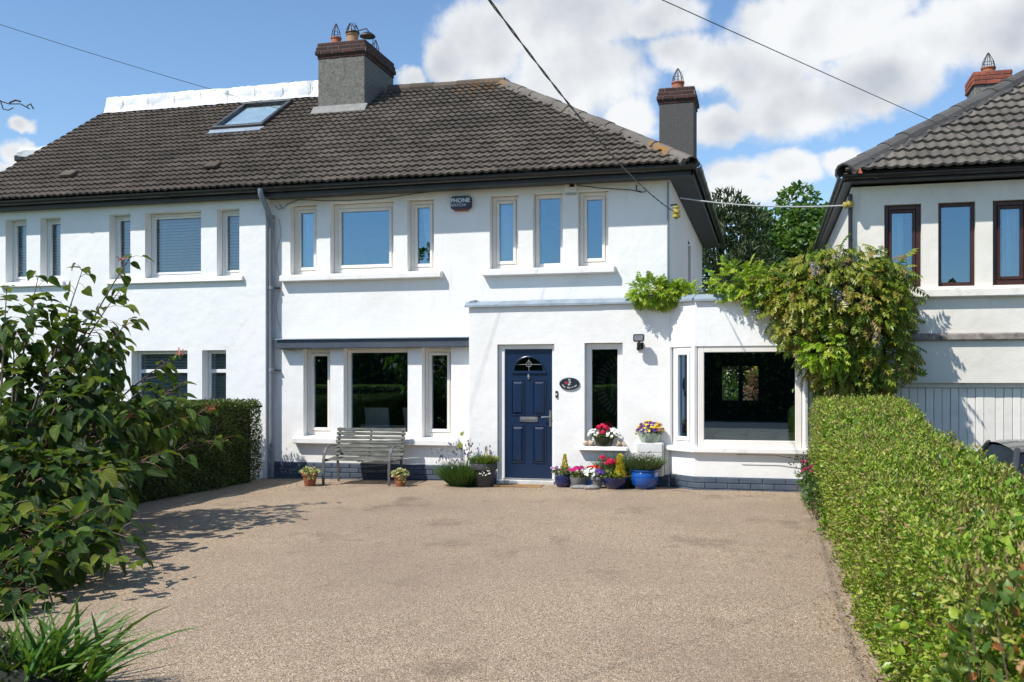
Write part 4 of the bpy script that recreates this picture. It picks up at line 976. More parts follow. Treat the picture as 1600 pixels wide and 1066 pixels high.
# ------------------------------------------------------------------ fittings on the walls
def text_mesh(s, size, bold=0., extrude=.001):
    c = bpy.data.curves.new('lettering', 'FONT'); c.body = s; c.size = size; c.extrude = extrude; c.offset = bold; c.align_x = 'CENTER'; c.align_y = 'CENTER'
    o = bpy.data.objects.new('lettering', c); COL.objects.link(o); dg = bpy.context.evaluated_depsgraph_get()
    m = bpy.data.meshes.new_from_object(o.evaluated_get(dg)); bpy.data.objects.remove(o); bpy.data.curves.remove(c); return m
def lettering(s, x, y, z, size, mat, parent, bold=0., roll=0., sx=1.):
    m = text_mesh(s, size, bold); m.transform(Matrix.Translation((x, y, z)) @ Matrix.Rotation(roll, 4, 'Y') @ Matrix.Rotation(math.pi/2, 4, 'X') @ Matrix.Scale(sx, 4, (1, 0, 0)))
    m.materials.clear(); return obj('lettering', m, mat, parent)
LETW = M('pale_lettering', (.70, .78, .82), None, .5, 5); LETV = M('lilac_lettering', (.55, .55, .68), None, .5, 5)

def rounded(x0, x1, z0, z1, r, k=5):
    pts = []
    for cx, cz, a0 in ((x1-r, z1-r, 0), (x0+r, z1-r, 90), (x0+r, z0+r, 180), (x1-r, z0+r, 270)):
        for i in range(k+1): a = math.radians(a0 + 90*i/k); pts.append((cx + r*math.cos(a), cz + r*math.sin(a)))
    return pts
ab = thing('alarm_box', 'small dark alarm box with pale lettering between the upstairs window groups', 'alarm box', (-4.555, MY, 4.2))
MB().prism(rounded(-4.72, -4.39, 4.215, 4.42, .05), MY-.075, MY+.0).build('casing', M('alarm_navy', (.010, .013, .025), (.014, .017, .03), .35, 5), ab, bevel=.008, segs=2)
MB().prism(rounded(-4.67, -4.44, 4.195, 4.235, .018), MY-.066, MY-.005).build('strobe', M('alarm_red', (.22, .015, .015), None, .3, 5), ab, bevel=.005)
lettering('PHONE', -4.56, MY-.0785, 4.347, .088, LETW, ab, .0032, 0, 1.04); lettering('WATCH', -4.605, MY-.0785, 4.275, .063, LETV, ab, .0012); 
bl = MB()
for i, h in enumerate((.010, .017, .024)): bl.box(-4.505+i*.016, -4.497+i*.016, MY-.078, MY-.075, 4.281-h*.6, 4.281+h*.6)
bl.build('lettering', LETV, ab)

vb = thing('vent_box', 'white vent box with a red brick end under the eaves', 'vent box', (-2.845, MY, 4.36))
MB().box(-2.935, -2.755, MY-.05, MY, 4.385, 4.53).build('casing', SILLM, vb, bevel=.01)
mm = MB()
for i in range(6): mm.box(-2.925+i*.029, -2.908+i*.029, MY-.052, MY-.048, 4.375, 4.384)
mm.box(-2.935, -2.755, MY-.058, MY, 4.368, 4.376).build('grille', CABLE_P, vb)
MB().box(-2.855, -2.785, MY-.07, MY-.05, 4.475, 4.535).build('brick_end', BRICK_D, vb)

sg = thing('house_sign', 'oval dark house name plate with painted roses beside the front door', 'sign', (-2.80, PY, 1.45))
MB().lathe((0, 0, 0), [(.148, -.008), (.152, 0), (.148, .010), (.13, .014)], 40, 1, .60).build('plate', M('slate_plate', (.012, .020, .028), (.022, .03, .036), .3, 30), sg)
pm = sg.children[0].data; pm.transform(Matrix.Translation((-2.80, PY-.012, 1.535)) @ Matrix.Rotation(math.pi/2, 4, 'X'))
lettering('34', -2.80, PY-.027, 1.592, .038, LETW, sg, .0006)
for ch_, a in zip('The Hollies', np.linspace(-58, 62, 11)):
    t = math.radians(a)
    if ch_ != ' ': lettering(ch_, -2.80 + .118*math.sin(t), PY-.027, 1.535 - .070*math.cos(t)+.012, .036, LETW, sg, .0006, -t*.55)
for x, z, c, r in ((-2.845, 1.545, (.45, .03, .06), .024), (-2.79, 1.555, (.55, .60, .58), .018), (-2.805, 1.522, (.60, .66, .55), .016), (-2.775, 1.52, (.05, .16, .08), .012)):
    m = MB()
    for k in range(5):
        a = k*2*math.pi/5; m.lathe((0, 0, 0), [(r*.55, 0), (r*.4, .004)], 8); n0 = len(m.v) - 16
        m.v[n0:] = [(x + px + r*.5*math.cos(a), PY-.0275 - pz, z + py + r*.5*math.sin(a)) for px, py, pz in m.v[n0:]]
    m.build('painted_flower', M('flower_paint', c, None, .5, 40), sg)
db = thing('doorbell', 'small black doorbell on the wall right of the navy door', 'doorbell', (-3.0, PY, 1.33))
MB().box(-3.055-.0, -3.02, PY-.022, PY, 1.33, 1.43).build('casing', DARKPL, db, bevel=.006); MB().box(-3.047, -3.028, PY-.026, PY-.022, 1.365, 1.395).build('button', LETW, db)
for c in db.children: c.data.transform(Matrix.Translation((.045, 0, 0)))

fl = thing('floodlight', 'black security floodlight with sensor on the porch wall', 'floodlight', (-1.75, PY, 2.0))
MB().add([(-1.845,PY-.20,2.13),(-1.685,PY-.20,2.13),(-1.70,PY-.10,2.14),(-1.83,PY-.10,2.14),(-1.85,PY-.18,2.245),(-1.68,PY-.18,2.245),(-1.70,PY-.09,2.23),(-1.83,PY-.09,2.23)], [(3,2,1,0),(4,5,6,7),(0,1,5,4),(1,2,6,5),(2,3,7,6),(3,0,4,7)]).build('head', DARKPL, fl, bevel=.012, segs=2)
MB().add([(-1.825,PY-.2005,2.15),(-1.705,PY-.2005,2.15),(-1.70,PY-.188,2.225),(-1.83,PY-.188,2.225)], [(0,1,2,3)]).build('lens', M('lamp_lens', (.20, .21, .21), (.15, .15, .15), .15, 30), fl)
MB().tube([(-1.765, PY-.13, 2.14), (-1.765, PY-.10, 2.09), (-1.765, PY-.0, 2.08)], .016, 8).box(-1.81, -1.72, PY-.03, PY, 2.03, 2.13).build('bracket', DARKPL, fl)
MB().lathe((-1.775, PY-.09, 2.01), [(.012, .0), (.03, .01), (.033, .04), (.02, .07)], 14).build('sensor', DARKPL, fl, smooth=True)

METERM = M('meter_white', (.74, .74, .72), (.62, .61, .57), .5, 5)
mt = thing('meter_box', 'white meter cabinet on the wall behind the bright blue pot', 'meter box', (-1.61, PY, .2))
MB().box(-1.80, -1.42, PY-.16, PY, .22, .70).build('cabinet', METERM, mt, bevel=.012, segs=2)
MB().box(-1.785, -1.435, PY-.168, PY-.16, .235, .555).build('door_panel', METERM, mt, bevel=.004); MB().box(-1.785, -1.435, PY-.168, PY-.16, .562, .69).build('lid', METERM, mt, bevel=.004)
MB().lathe((-1.62, PY-.165, .552), [(.008, 0), (.008, .02)], 8).build('latch', DARKPL, mt)
mt = thing('meter_box', 'flat white meter cover low on the wall next to the bay', 'meter box', (-1.37, PY, .2))
MB().box(-1.414, -1.345, PY-.03, PY, .235, .60).build('cover', METERM, mt, bevel=.006); MB().box(-1.352, -1.346, PY-.036, PY-.03, .27, .56).build('hinge', CABLE_P, mt)

dp = thing('downpipe', 'tall grey downpipe at the join of the two white houses', 'downpipe', (-7.74, MY-.1, 0))
MB().tube([(-7.76, MY-.42, 4.62), (-7.76, MY-.42, 4.53), (-7.75, MY-.20, 4.30), (-7.745, MY-.085, 4.15), (-7.745, MY-.085, .02)], .042, 12).build('pipe', PIPE, dp, smooth=True)
mm = MB()
for z in (4.2, 3.05, 1.72, .45): mm.lathe((-7.745, MY-.085, z), [(.043, 0), (.050, .004), (.050, .05), (.043, .054)], 14)
mm.build('collar', PIPE, dp)
mm = MB()
for z in (3.07, 1.74): mm.box(-7.70, -7.63, MY-.07, MY, z, z+.02)
mm.build('bracket', DARKPL, dp)
st = MB().tube([(-1.40, MY-.025, 4.48), (-1.40, MY-.025, 2.8)], .012, 6).build('conduit', PIPE); tag(recenter(st), 'thin grey conduit down the right corner of the white house', 'conduit')

# ------------------------------------------------------------------ cables
def catenary(p, q, sag, n=24): p, q = Vector(p), Vector(q); return [p.lerp(q, t/n) + Vector((0, 0, -sag*4*(t/n)*(1-t/n))) for t in range(n+1)]
def cable(pts, r, mat, label, name='overhead_cable', twist=0., seg=6):
    mb = MB()
    if twist:
        for ph in (0, math.pi):
            out = []
            for i, p in enumerate(pts):
                a = i*twist + ph; out.append(Vector(p) + Vector((math.cos(a)*r, 0, math.sin(a)*r)))
            mb.tube(out, r, seg)
    else: mb.tube(pts, r, seg)
    return tag(recenter(mb.build(name, mat)), label, 'cable')
cable(catenary((-1.26, 14.40, 4.00), (-1.80, -6.0, 5.0), .755, 300), .0044, CABLE, 'thick twisted black cable rising from the yellow bracket over the roof', twist=.55)
cable(catenary((3.45, 14.32, 4.39), (-5.8, -1.7, 4.25), .03, 60), .0036, CABLE, 'thin cable crossing the clouds to the right hand roof')
cable(catenary((-2.85, 14.47, 4.56), (-10.9, 8.74, 6.48), .17, 60), .0034, CABLE, 'thin cable sloping over the left roof to the vent box')
cable(catenary((-1.21, 14.40, 4.22), (1.01, 14.10, 3.96), .06, 20), .010, CABLE_P, 'pale cable strung across the gap between the houses')
cable([(-2.75, MY-.03, 4.50), (-2.4, MY-.03, 4.44), (-2.0, MY-.03, 4.40), (-1.82, MY-.02, 4.37), (-1.76, MY-.02, 4.35), (-1.70, MY-.02, 4.38)], .006, DARKPL, 'thin black wire across the wall above the upper right window', 'wall_wire')
cable([(-1.86, MY-.02, 4.46), (-1.86, MY-.02, 4.40), (-1.85, MY-.02, 4.37), (-1.79, MY-.015, 4.35)], .008, DARKPL, 'short black wire stub hanging below the eaves', 'wall_wire')
r = random.Random(5)
cable([(-7.72, MY-.02, 4.42), (-7.66, MY-.02, 4.35), (-7.60, MY-.02, 4.38), (-7.64, MY-.02, 4.44), (-7.58, MY-.02, 4.36), (-7.52, MY-.02, 4.42), (-7.3, MY-.02, 4.50), (-6.9, MY-.02, 4.46), (-6.4, MY-.02, 4.445), (-5.9, MY-.02, 4.45), (-5.3, MY-.02, 4.50), (-4.9, MY-.02, 4.53)], .005, DARKPL, 'loose black wire drooping under the eaves above the left window group', 'wall_wire')
cable([(-7.66+.04*math.sin(k*1.1), MY-.012, 4.2-k*.145) for k in range(15)] + [(-7.60, MY-.012, 2.1), (-7.35, MY-.012, 2.05)], .005, CABLE_P, 'thin pale wire wandering down beside the downpipe', 'wall_wire')
ins = thing('cable_bracket', 'yellow insulator bracket holding the twisted cable on the house corner', 'bracket', (-1.3, 14.42, 3.9))
YEL = M('yellow_insulator', (.48, .40, .05), (.33, .28, .08), .4, 10)
MB().lathe((-1.27, 14.42, 3.93), [(.03, 0), (.06, .02), (.06, .05), (.04, .06), (.06, .08), (.055, .12), (.035, .13), (.05, .16), (.02, .19)], 14).build('insulator', YEL, ins, smooth=True)
MB().tube([(-1.37, 14.62, 4.16), (-1.27, 14.45, 4.14), (-1.27, 14.42, 3.92)], .012, 6).build('hook', WIRE, ins)
ins = thing('cable_bracket', 'yellow insulator at the corner of the cream house', 'bracket', (1.05, 14.12, 3.9))
MB().lathe((0, 0, 0), [(.02, 0), (.05, .02), (.045, .05), (.03, .06), (.05, .08), (.045, .12), (.02, .15)], 14).build('insulator', YEL, ins, smooth=True)
ins.children[0].data.transform(Matrix.Translation((1.0, 14.12, 3.955)) @ Matrix.Rotation(math.radians(75), 4, 'Y'))
bc = thing('broken_cable', 'frayed broken cable end hanging at the far left edge', 'cable', (-6.0, 6.7, 3.75))
MB().tube([(-7.4, 5.9, 4.55), (-6.10, 6.68, 3.87), (-5.95, 6.72, 3.82), (-5.86, 6.74, 3.82), (-5.79, 6.76, 3.78)], .005, 5).build('wire', CABLE, bc)
MB().tube([(-6.02, 6.70, 3.85), (-6.00, 6.71, 3.78), (-5.96, 6.72, 3.77), (-5.92, 6.73, 3.79)], .005, 5).tube([(-5.95, 6.72, 3.83), (-5.90, 6.73, 3.85), (-5.86, 6.74, 3.84)], .008, 5).tube([(-5.81, 6.75, 3.80), (-5.78, 6.76, 3.82), (-5.76, 6.77, 3.78)], .006, 5).build('frayed_strand', CABLE, bc)

# ------------------------------------------------------------------ curtains, blinds and things seen behind the glass
def curtain(x0, x1, z0, z1, y, label, folds=6, lean=0.):
    vs = []; fs = []; n = folds*8
    for i in range(n+1):
        t = i/n; x = x0 + (x1-x0)*t; yy = y + .022*math.sin(t*folds*2*math.pi) + .008*math.sin(t*17)
        vs += [(x + lean*(1-t), yy, z0), (x, yy, z1), (x + lean*(1-t), yy+.004, z0), (x, yy+.004, z1)]
    for i in range(n): a = 4*i; fs += [(a, a+4, a+5, a+1), (a+2, a+3, a+7, a+6)]
    return tag(recenter(MB().add(vs, fs).build('curtain', FABRIC, None, smooth=True)), label, 'curtain')
curtain(-7.36, -7.02, 3.3, 4.42, MY+.26, 'sheer curtain in the narrow upstairs window nearest the downpipe', 5)
curtain(-5.30, -5.03, 3.3, 4.42, MY+.26, 'gathered curtain in the narrow upstairs window left of the alarm box', 4, .10)
curtain(-4.02, -3.78, 3.3, 4.42, MY+.26, 'pale curtain in the first window right of the alarm box', 4)
curtain(-2.42, -2.30, 3.3, 4.42, MY+.26, 'edge of a curtain in the upstairs window nearest the house corner', 2)
curtain(1.56, 1.80, 2.86, 3.96, RYW+.20, 'pale curtain in the first brown framed window', 4)
curtain(3.05, 3.34, 2.86, 3.96, RYW+.20, 'pale curtain in the third brown framed window', 5)
def blind(x0, x1, z0, z1, y, label, pitch=.05):
    m = MB(); z = z0
    while z < z1: m.obox(((x0+x1)/2, y, z), ((x1-x0)/2, 0, 0), (0, .019, .022), (0, -.0010, .0008)); z += pitch
    for q in (.15, .85): xx = x0 + (x1-x0)*q; m.box(xx-.002, xx+.002, y-.002, y+.002, z0, z1)
    return tag(recenter(m.build('venetian_blind', BLIND)), label, 'blind')
for (a, b), lb in zip(UL[:5], ('leftmost upstairs window of the left house', 'second upstairs window from the left edge', 'narrow window left of the wide upstairs one', 'wide upstairs window of the left house', 'narrow upstairs window nearest the downpipe, left house')):
    blind(a+.03, b-.03, 3.32, 4.36, LY+.29, 'venetian blind in the ' + lb)
for (a, b), lb in zip(LL[:2], ('wide downstairs window of the left house', 'narrow downstairs window above the left hedge')):
    blind(a+.03, b-.03, .8, 2.06, LY+.29, 'venetian blind in the ' + lb)
def chair(x, y, a, label):
    c = thing('dining_chair', label, 'chair', (x, y, .16), 'dining chairs behind the wide lower window'); T = Matrix.Translation((x, y, .16)) @ Matrix.Rotation(a, 4, 'Z'); CH = CHAIRM
    parts = [('seat', MB().box(-.21, .21, -.21, .21, .42, .47))]
    vs = []; 
    for k in range(7):
        t = k/6; yy = -.21 - .10*t*t; z = .46 + .52*t; vs += [(-.20, yy, z), (.20, yy, z), (.20, yy+.05, z), (-.20, yy+.05, z)]
    fs = [(4*k+i, 4*k+(i+1) % 4, 4*k+4+(i+1) % 4, 4*k+4+i) for k in range(6) for i in range(4)] + [(24, 25, 26, 27), (0, 1, 2, 3)]
    parts.append(('backrest', MB().add(vs, fs)))
    for sx in (-.18, .18):
        for sy in (-.18, .18): parts.append(('leg', MB().box(sx-.02, sx+.02, sy-.02, sy+.02, 0, .42)))
    for n, m in parts: o = m.build(n, CH, c, bevel=.008); o.data.transform(T)
CHAIRM = M('cream_upholstery', (.55, .53, .50), (.48, .46, .43), .9, 6)
chair(-6.22, 15.35, .1, 'cream high backed dining chair seen in the middle of the wide lower window'); chair(-5.55, 15.45, -.1, 'cream high backed dining chair at the right edge of the wide lower window')
mr = thing('sunburst_mirror', 'large dark round sunburst mirror seen through the hall window', 'mirror', (-2.15, 15.2, 1.2))
m = MB(); cx_, cz_, y_ = -2.10, 1.50, 15.3
for k in range(44):
    a = k*2*math.pi/44; c, s = math.cos(a), math.sin(a); m.obox((cx_ + c*.43, y_, cz_ + s*.43), (c*.07, 0, s*.07), (-s*.017, 0, c*.017), (0, .01, 0))
m.build('ray', M('pewter', (.38, .38, .36), (.25, .25, .24), .45, 8), mr)
m = MB().tube([(cx_ + .35*math.cos(k*math.pi/24), y_, cz_ + .35*math.sin(k*math.pi/24)) for k in range(49)], .02, 8); m.build('rim', WIRE, mr)
m = MB().add([(cx_ + .33*math.cos(k*math.pi/24), y_-.005, cz_ + .33*math.sin(k*math.pi/24)) for k in range(48)], [tuple(range(48))]); m.build('mirror_glass', M('mirror', (.5, .52, .5), None, .06, 3, metal=1), mr)
CUSH = M('tan_cushion', (.42, .29, .15), (.34, .23, .12), .9, 12, bmp=.2)
for i, (x, w_) in enumerate(((-.48, .22), (-.05, .21), (.26, .15), (-.78, .06))):
    if i == 3: continue
    o = MB().lathe((0, 0, 0), [(.02, -1), (.55, -.95), (.92, -.7), (1, -.2), (1, .2), (.92, .7), (.55, .95), (.02, 1)], 16).build('cushion', CUSH, None, smooth=True)
    o.data.transform(Matrix.Translation((x, BY+.165, .80)) @ Matrix.Rotation(math.pi/2, 4, 'Y') @ Matrix.Diagonal((.075, .08, w_, 1)))
    tag(recenter(o), ('tan cushion at the left of the row along the bay window ledge', 'tan cushion in the middle of the bay window ledge', 'tan cushion at the right end of the bay window ledge')[i], 'cushion', 'cushions on the bay window ledge')

# ------------------------------------------------------------------ bench and doormat
BENCHW = M('weathered_bench_slat', (.075, .08, .066), (.20, .20, .175), .85, 14, .42, .66, .5, 60, stretch=(.35, 1, 2.5), each=.18)
IRON = M('grey_iron', (.075, .085, .095), (.11, .10, .085), .55, 9)
bench = thing('bench', 'weathered slatted garden bench with curved iron arms under the window', 'bench', (-5.95, 13.95, gz(-5.95, 13.9)))
def bench_build():
    c = Vector((-5.93, 13.93, gz(-5.93, 13.9))); T = Matrix.Translation(c) @ Matrix.Rotation(math.radians(3.0), 4, 'Z'); W = .56
    P = []
    seat = [(-.25 + .087*k, .375 - .012*math.sin(k*.7)) for k in range(6)]
    for y, z in seat: P.append(('seat_slat', MB().box(-W+.0, W-.0, y-.034, y+.034, z-.011, z+.011), BENCHW))
    for k in range(7):
        z = .43 + k*.062; y = .235 + .10*(k/6.) + .02*(k/6.)**2
        P.append(('back_slat', MB().obox((0, y, z), (W+.0, 0, 0), (0, .011, -.002), (0, .006, .0235)), BENCHW))
    for s in (-1, 1):
        x = s*(W-.045)
        arm = MB(); pts = [(-.33, .0), (-.335, .2), (-.325, .36), (-.29, .47), (-.22, .545), (-.12, .575), (.02, .575), (.20, .56)]
        for (a, b), (c_, d) in zip(pts[:-1], pts[1:]): arm.bar((x, a, b), (x, c_, d), .042, .016, up=(0, 1, .2) if abs(d-b) > abs(c_-a) else (0, 0, 1))
        P.append(('arm', arm, IRON))
        bk = MB()
        for (a, b), (c_, d) in zip([(.27, 0), (.245, .2), (.225, .40), (.29, .62), (.36, .83)][:-1], [(.27, 0), (.245, .2), (.225, .40), (.29, .62), (.36, .83)][1:]): bk.bar((x, a+.016, b), (x, c_+.016, d), .04, .014, up=(0, 1, 0))
        P.append(('rear_leg', bk, IRON))
        P.append(('seat_rail', MB().bar((x, -.33, .352), (x, .25, .352), .035, .014), IRON))
    mid = MB()
    for (a, b), (c_, d) in zip([(-.27, .352), (.2, .35), (.235, .42), (.36, .83)][:-1], [(-.27, .352), (.2, .35), (.235, .42), (.36, .83)][1:]): mid.bar((0, a+.012, b), (0, c_+.016, d), .03, .008, up=(0, 1, .5))
    P.append(('centre_rail', mid, IRON))
    for n, m, mt_ in P: o = m.build(n, mt_, bench, bevel=.003); o.data.transform(T)
bench_build()
mat_ = MB(); r = random.Random(8)
mat_.prism(rounded(-3.84, -3.14, 13.74, 14.06, .03), 0, .014)
dmat = mat_.build('doormat', M('coir_mat', (.36, .19, .065), (.20, .13, .075), .95, 7, .4, .65, .8, 120), None, bevel=.003)
dmat.data.transform(Matrix(((1,0,0,0),(0,0,1,0),(0,1,0,.001),(0,0,0,1)))); dmat.data.transform(Matrix.Translation((0, 0, gz(-3.5, 13.9)+.002)))
tag(recenter(dmat), 'worn tan doormat in front of the navy door', 'doormat')

# ------------------------------------------------------------------ pots and planting by the wall
BLUE = M('glazed_bright_blue', (.006, .085, .36), (.005, .055, .26), .15, 5, coat=.5); NAVY = M('glazed_navy', (.008, .012, .085), (.012, .02, .12), .15, 4, coat=.5)
ANTH = M('anthracite_pot', (.040, .042, .048), (.055, .055, .06), .6, 5); GREYP = M('grey_stone_pot', (.20, .20, .20), (.13, .13, .13), .7, 8); PALEG = M('pale_green_trough', (.42, .50, .40), (.36, .43, .35), .5, 5); DGREEN = M('dark_green_bowl', (.035, .045, .025), None, .4, 5)
def pot(name, label, x, y, prof, mat, z=None, sx=1, sy=1, soil=None, group=None, seg=32):
    z = gz(x, y) if z is None else z
    t = thing(name, label, 'plant pot', (x, y, z), group)
    MB().lathe((x, y, z), prof, seg, sx, sy).build('pot', mat, t, smooth=True)
    top = max(p[1] for p in prof); rt = [p[0] for p in prof if p[1] == top][0]
    MB().lathe((x, y, z + top - .035), [(rt*.9, 0), (rt*.9, .006), (.01, .015)], seg, sx, sy).build('soil', SOIL, t)
    return t, Vector((x, y, z + top - .03))
def tpot(r, h): return [(r*.66, 0), (r*.68, .004), (r*.90, h*.74), (r*1.03, h*.75), (r*1.06, h*.98), (r*1.04, h), (r*.92, h), (r*.88, h*.8)]
def jar(r, h): return [(r*.62, 0), (r*.70, .005), (r*.93, h*.28), (r*1.0, h*.55), (r*.97, h*.8), (r*.90, h*.88), (r*1.0, h*.95), (r*1.0, h), (r*.85, h), (r*.82, h*.8)]
def dome(c, n, rx, ry, h, spread=.5):
    """points and directions for a tuft rising from a pot"""
    a = RNG.random(n)*2*math.pi; q = np.sqrt(RNG.random(n)); b = np.stack([c[0] + np.cos(a)*q*rx*.75, c[1] + np.sin(a)*q*ry*.75, np.full(n, c[2])], 1)
    d = np.stack([np.cos(a)*q*spread, np.sin(a)*q*spread, np.ones(n)], 1) + RNG.normal(size=(n, 3))*.12; return b, d, h*(.6 + .5*RNG.random(n))
def tuft(name, part, c, n, rx, ry, h, w, mat, spread=.5, droop=.1, segs=3):
    b, d, l = dome(c, n, rx, ry, h, spread); return blades(part, b, d, l, np.full(n, w), mat, name, droop, segs), b + nrm(d)*l[:, None]
def leafy(part, c, r, n, size, mat, parent, tpl=T_MED, up=.6):
    u = nrm(RNG.normal(size=(n, 3))); u[:, 2] = np.abs(u[:, 2])*1.0 - .15; p = np.array(c) + u*np.array(r)*(.55 + .45*RNG.random((n, 1)))
    ax = nrm(u + RNG.normal(size=(n, 3))*.5); no = nrm(u*.5 + np.array((0, -.25, up)) + RNG.normal(size=(n, 3))*.35)
    leaves(part, p, ax, no, size*(.7 + .6*RNG.random(n)), tpl, mat, parent)
def flower(c, r, mat, parent, n=34, flat=.7, part='flower_head'):
    u = nrm(RNG.normal(size=(n, 3))); u[:, 2] = np.where(u[:, 2] < -.3, -u[:, 2], u[:, 2]); p = np.array(c) + u*np.array((r, r, r*flat))*.75
    ax = nrm(np.cross(u, RNG.normal(size=(n, 3)))); P, Fs, k, rn = leaf_data(p - ax*r*.25, ax, u, np.full(n, r*.75), (np.array([(0,0,0),(.42,.35,.02),(.36,.85,.08),(0,1,.04),(-.36,.85,.08),(-.42,.35,.02)]), [(0,1,2,3),(0,3,4,5)]), RNG.random(n))
    return obj(part, mesh_from(part, [(P, Fs, k, rn)]), mat, parent)
def small_flowers(c, r, n, size, mat, parent, part='blossom', up=.5):
    """five-petalled blossoms scattered over a mound, one mesh"""
    u = nrm(RNG.normal(size=(n, 3))); u[:, 2] = np.abs(u[:, 2]); p = np.array(c) + u*np.array(r)*(.85 + .25*RNG.random((n, 1))); no = nrm(u + np.array((-.1, -.6, up)))
    V = []; Fs = []
    for k in range(5):
        a = k*2*math.pi/5; b = len(V); ca, sa = math.cos(a), math.sin(a)
        V += [(0,0,0), (ca*.6-sa*.42, sa*.6+ca*.42, .12), (ca*1.05, sa*1.05, .1), (ca*.6+sa*.42, sa*.6-ca*.42, .12)]; Fs.append((b, b+1, b+2, b+3))
    P, F_, k, rn = leaf_data(p, nrm(np.cross(no, RNG.normal(size=(n, 3)))), no, size*(.8 + .4*RNG.random(n)), (np.array(V), Fs), RNG.random(n))
    o = obj(part, mesh_from(part, [(P, F_, k, rn)]), mat, parent); o['kind'] = 'stuff'
def cone_conifer(c, r, h, parent, n=420):
    t = RNG.random(n); a = RNG.random(n)*2*math.pi; rr = r*(1-t)**.8*(.75 + .3*RNG.random(n)); p = np.stack([c[0] + np.cos(a)*rr, c[1] + np.sin(a)*rr, c[2] + h*t], 1)
    ax = np.stack([np.cos(a)*.5, np.sin(a)*.5, np.ones(n)*1.0], 1) + RNG.normal(size=(n, 3))*.2; no = np.stack([np.cos(a), np.sin(a), np.full(n, .2)], 1)
    leaves('golden_sprays', p, ax, no, r*.58*(.6 + .6*RNG.random(n)), T_SMALL, GOLD, parent)

for x, y, lb, s in ((-6.60, 13.48, 'terracotta pot of trailing succulents left of the bench', .115), (-5.22, 13.62, 'smaller terracotta pot of yellowish succulents right of the bench', .10)):
    t, c = pot('terracotta_pot', lb, x, y, tpot(s, s*1.75), CLAY, group='terracotta pots flanking the bench')
    leafy('succulent_leaves', c + Vector((0, 0, .035)), (s*1.25, s*1.25, .07), 260, .042, SUCC, t, T_MED); leafy('trailing_leaves', c + Vector((s*.5, -s*.75, -.06)), (s*.45, s*.35, .10), 70, .034, SUCC, t, T_MED)
    tuft(t, 'flower_stalks', c, 45, s*.9, s*.9, .13, .012, leafmat('pink_stalk', [(0, (.25, .10, .08)), (1, (.36, .20, .12))]), .4)
t, c = pot('dark_planter', 'tall charcoal tapered planter with heather beside the lavender', -3.985, 13.80, tpot(.185, .34), ANTH)
tuft(t, 'heather', c, 800, .20, .19, .18, .012, FRESH, .8); tuft(t, 'heather_tips', c + Vector((.08, 0, .02)), 160, .10, .12, .17, .009, OLIVE, .6); cone_conifer(c + Vector((.02, .02, .05)), .035, .20, t, 160)
small_flowers(c + Vector((.06, -.16, -.13)), (.09, .04, .09), 40, .010, PETW, t, 'trailing_blossom')
leafy('trailing_leaves', c + Vector((.08, -.13, -.02)), (.10, .05, .06), 60, .025, FRESH, t)
lv = thing('lavender_plant', 'bushy green lavender growing at the wall left of the charcoal planter', 'lavender', (-4.32, 13.85, gz(-4.3, 13.8)))
c = Vector((-4.32, 13.86, gz(-4.3, 13.8)))
tuft(lv, 'foliage', c, 2300, .27, .20, .44, .007, LAVG, .95, .12); b_, tips = tuft(lv, 'stems', c, 150, .22, .18, .60, .004, LAVM, .65, .05)
leaves('flower_spikes', tips - np.array((0, 0, .03)), RNG.normal(size=tips.shape)*.15 + np.array((0, 0, 1)), RNG.normal(size=tips.shape), .045, T_MED, LAVF, lv)
cl = thing('climbing_plant', 'thin bare climber with one large green leaf beside the porch', 'climber', (-4.42, 14.1, .05))
MB().tube([(-4.38, 14.05, .05), (-4.42, 14.02, .35), (-4.40, 14.03, .62), (-4.46, 14.0, .75)], .004, 5).tube([(-4.36, 14.06, .05), (-4.31, 14.05, .4), (-4.28, 14.08, .72)], .004, 5).build('stem', WOODY, cl)
leaves('x', np.array([(-4.40, 13.99, .66), (-4.40, 14.0, .76)]), np.array([(-.25, -.1, -1), (.3, 0, .6)]), np.array([(-.3, -1, .2), (-.2, -1, .3)]), np.array([.13, .08]), [heart(1)], FRESH, cl, 2)
pp = np.array([(-4.29 + .04*math.sin(k*2.3), 14.05, .42 + k*.035) for k in range(9)]); leaves('x', pp, RNG.normal(size=(9, 3)) + np.array((0, 0, -.6)), RNG.normal(size=(9, 3)) + np.array((0, -1, 0)), .05, T_MED, leafmat('dry_dark_leaf', [(0, (.05, .05, .03)), (1, (.10, .09, .06))]), cl, 9)

t, c = pot('navy_jar', 'ribbed navy glazed jar with a golden conifer and pink flowers by the door', -2.83, 13.88, jar(.125, .20), NAVY)
mm = MB()
for k in range(3): mm.lathe((c.x, c.y, gz(-2.8, 13.9) + .06 + k*.035), [(.112+k*.006, 0), (.124+k*.004, .01), (.112+k*.006, .02)], 28)
mm.build('rib', NAVY, t, smooth=True)
cone_conifer(c + Vector((.02, .02, .02)), .055, .27, t); leafy('foliage', c + Vector((0, 0, .03)), (.14, .13, .10), 160, .04, OLIVE, t); leafy('green_leaves', c + Vector((-.02, -.03, .02)), (.13, .12, .08), 80, .035, FRESH, t)
for dx, dz, m_, rr in ((-.12, .10, PETP, .035), (-.08, .12, PETP, .03), (-.15, .11, PETP, .025), (.12, .085, PETM, .04)): flower(c + Vector((dx, -.08, dz)), rr, m_, t)
t, c = pot('stone_bowl', 'small grey stone bowl of magenta flowers between the navy jar and the grey pot', -2.60, 13.86, [(.08, 0), (.11, .05), (.13, .13), (.135, .15), (.12, .15), (.11, .12)], GREYP)
leafy('foliage', c + Vector((0, 0, .03)), (.13, .10, .09), 160, .04, FRESH, t); tuft(t, 'dark_sprigs', c, 40, .1, .08, .24, .008, OLIVE, .4)
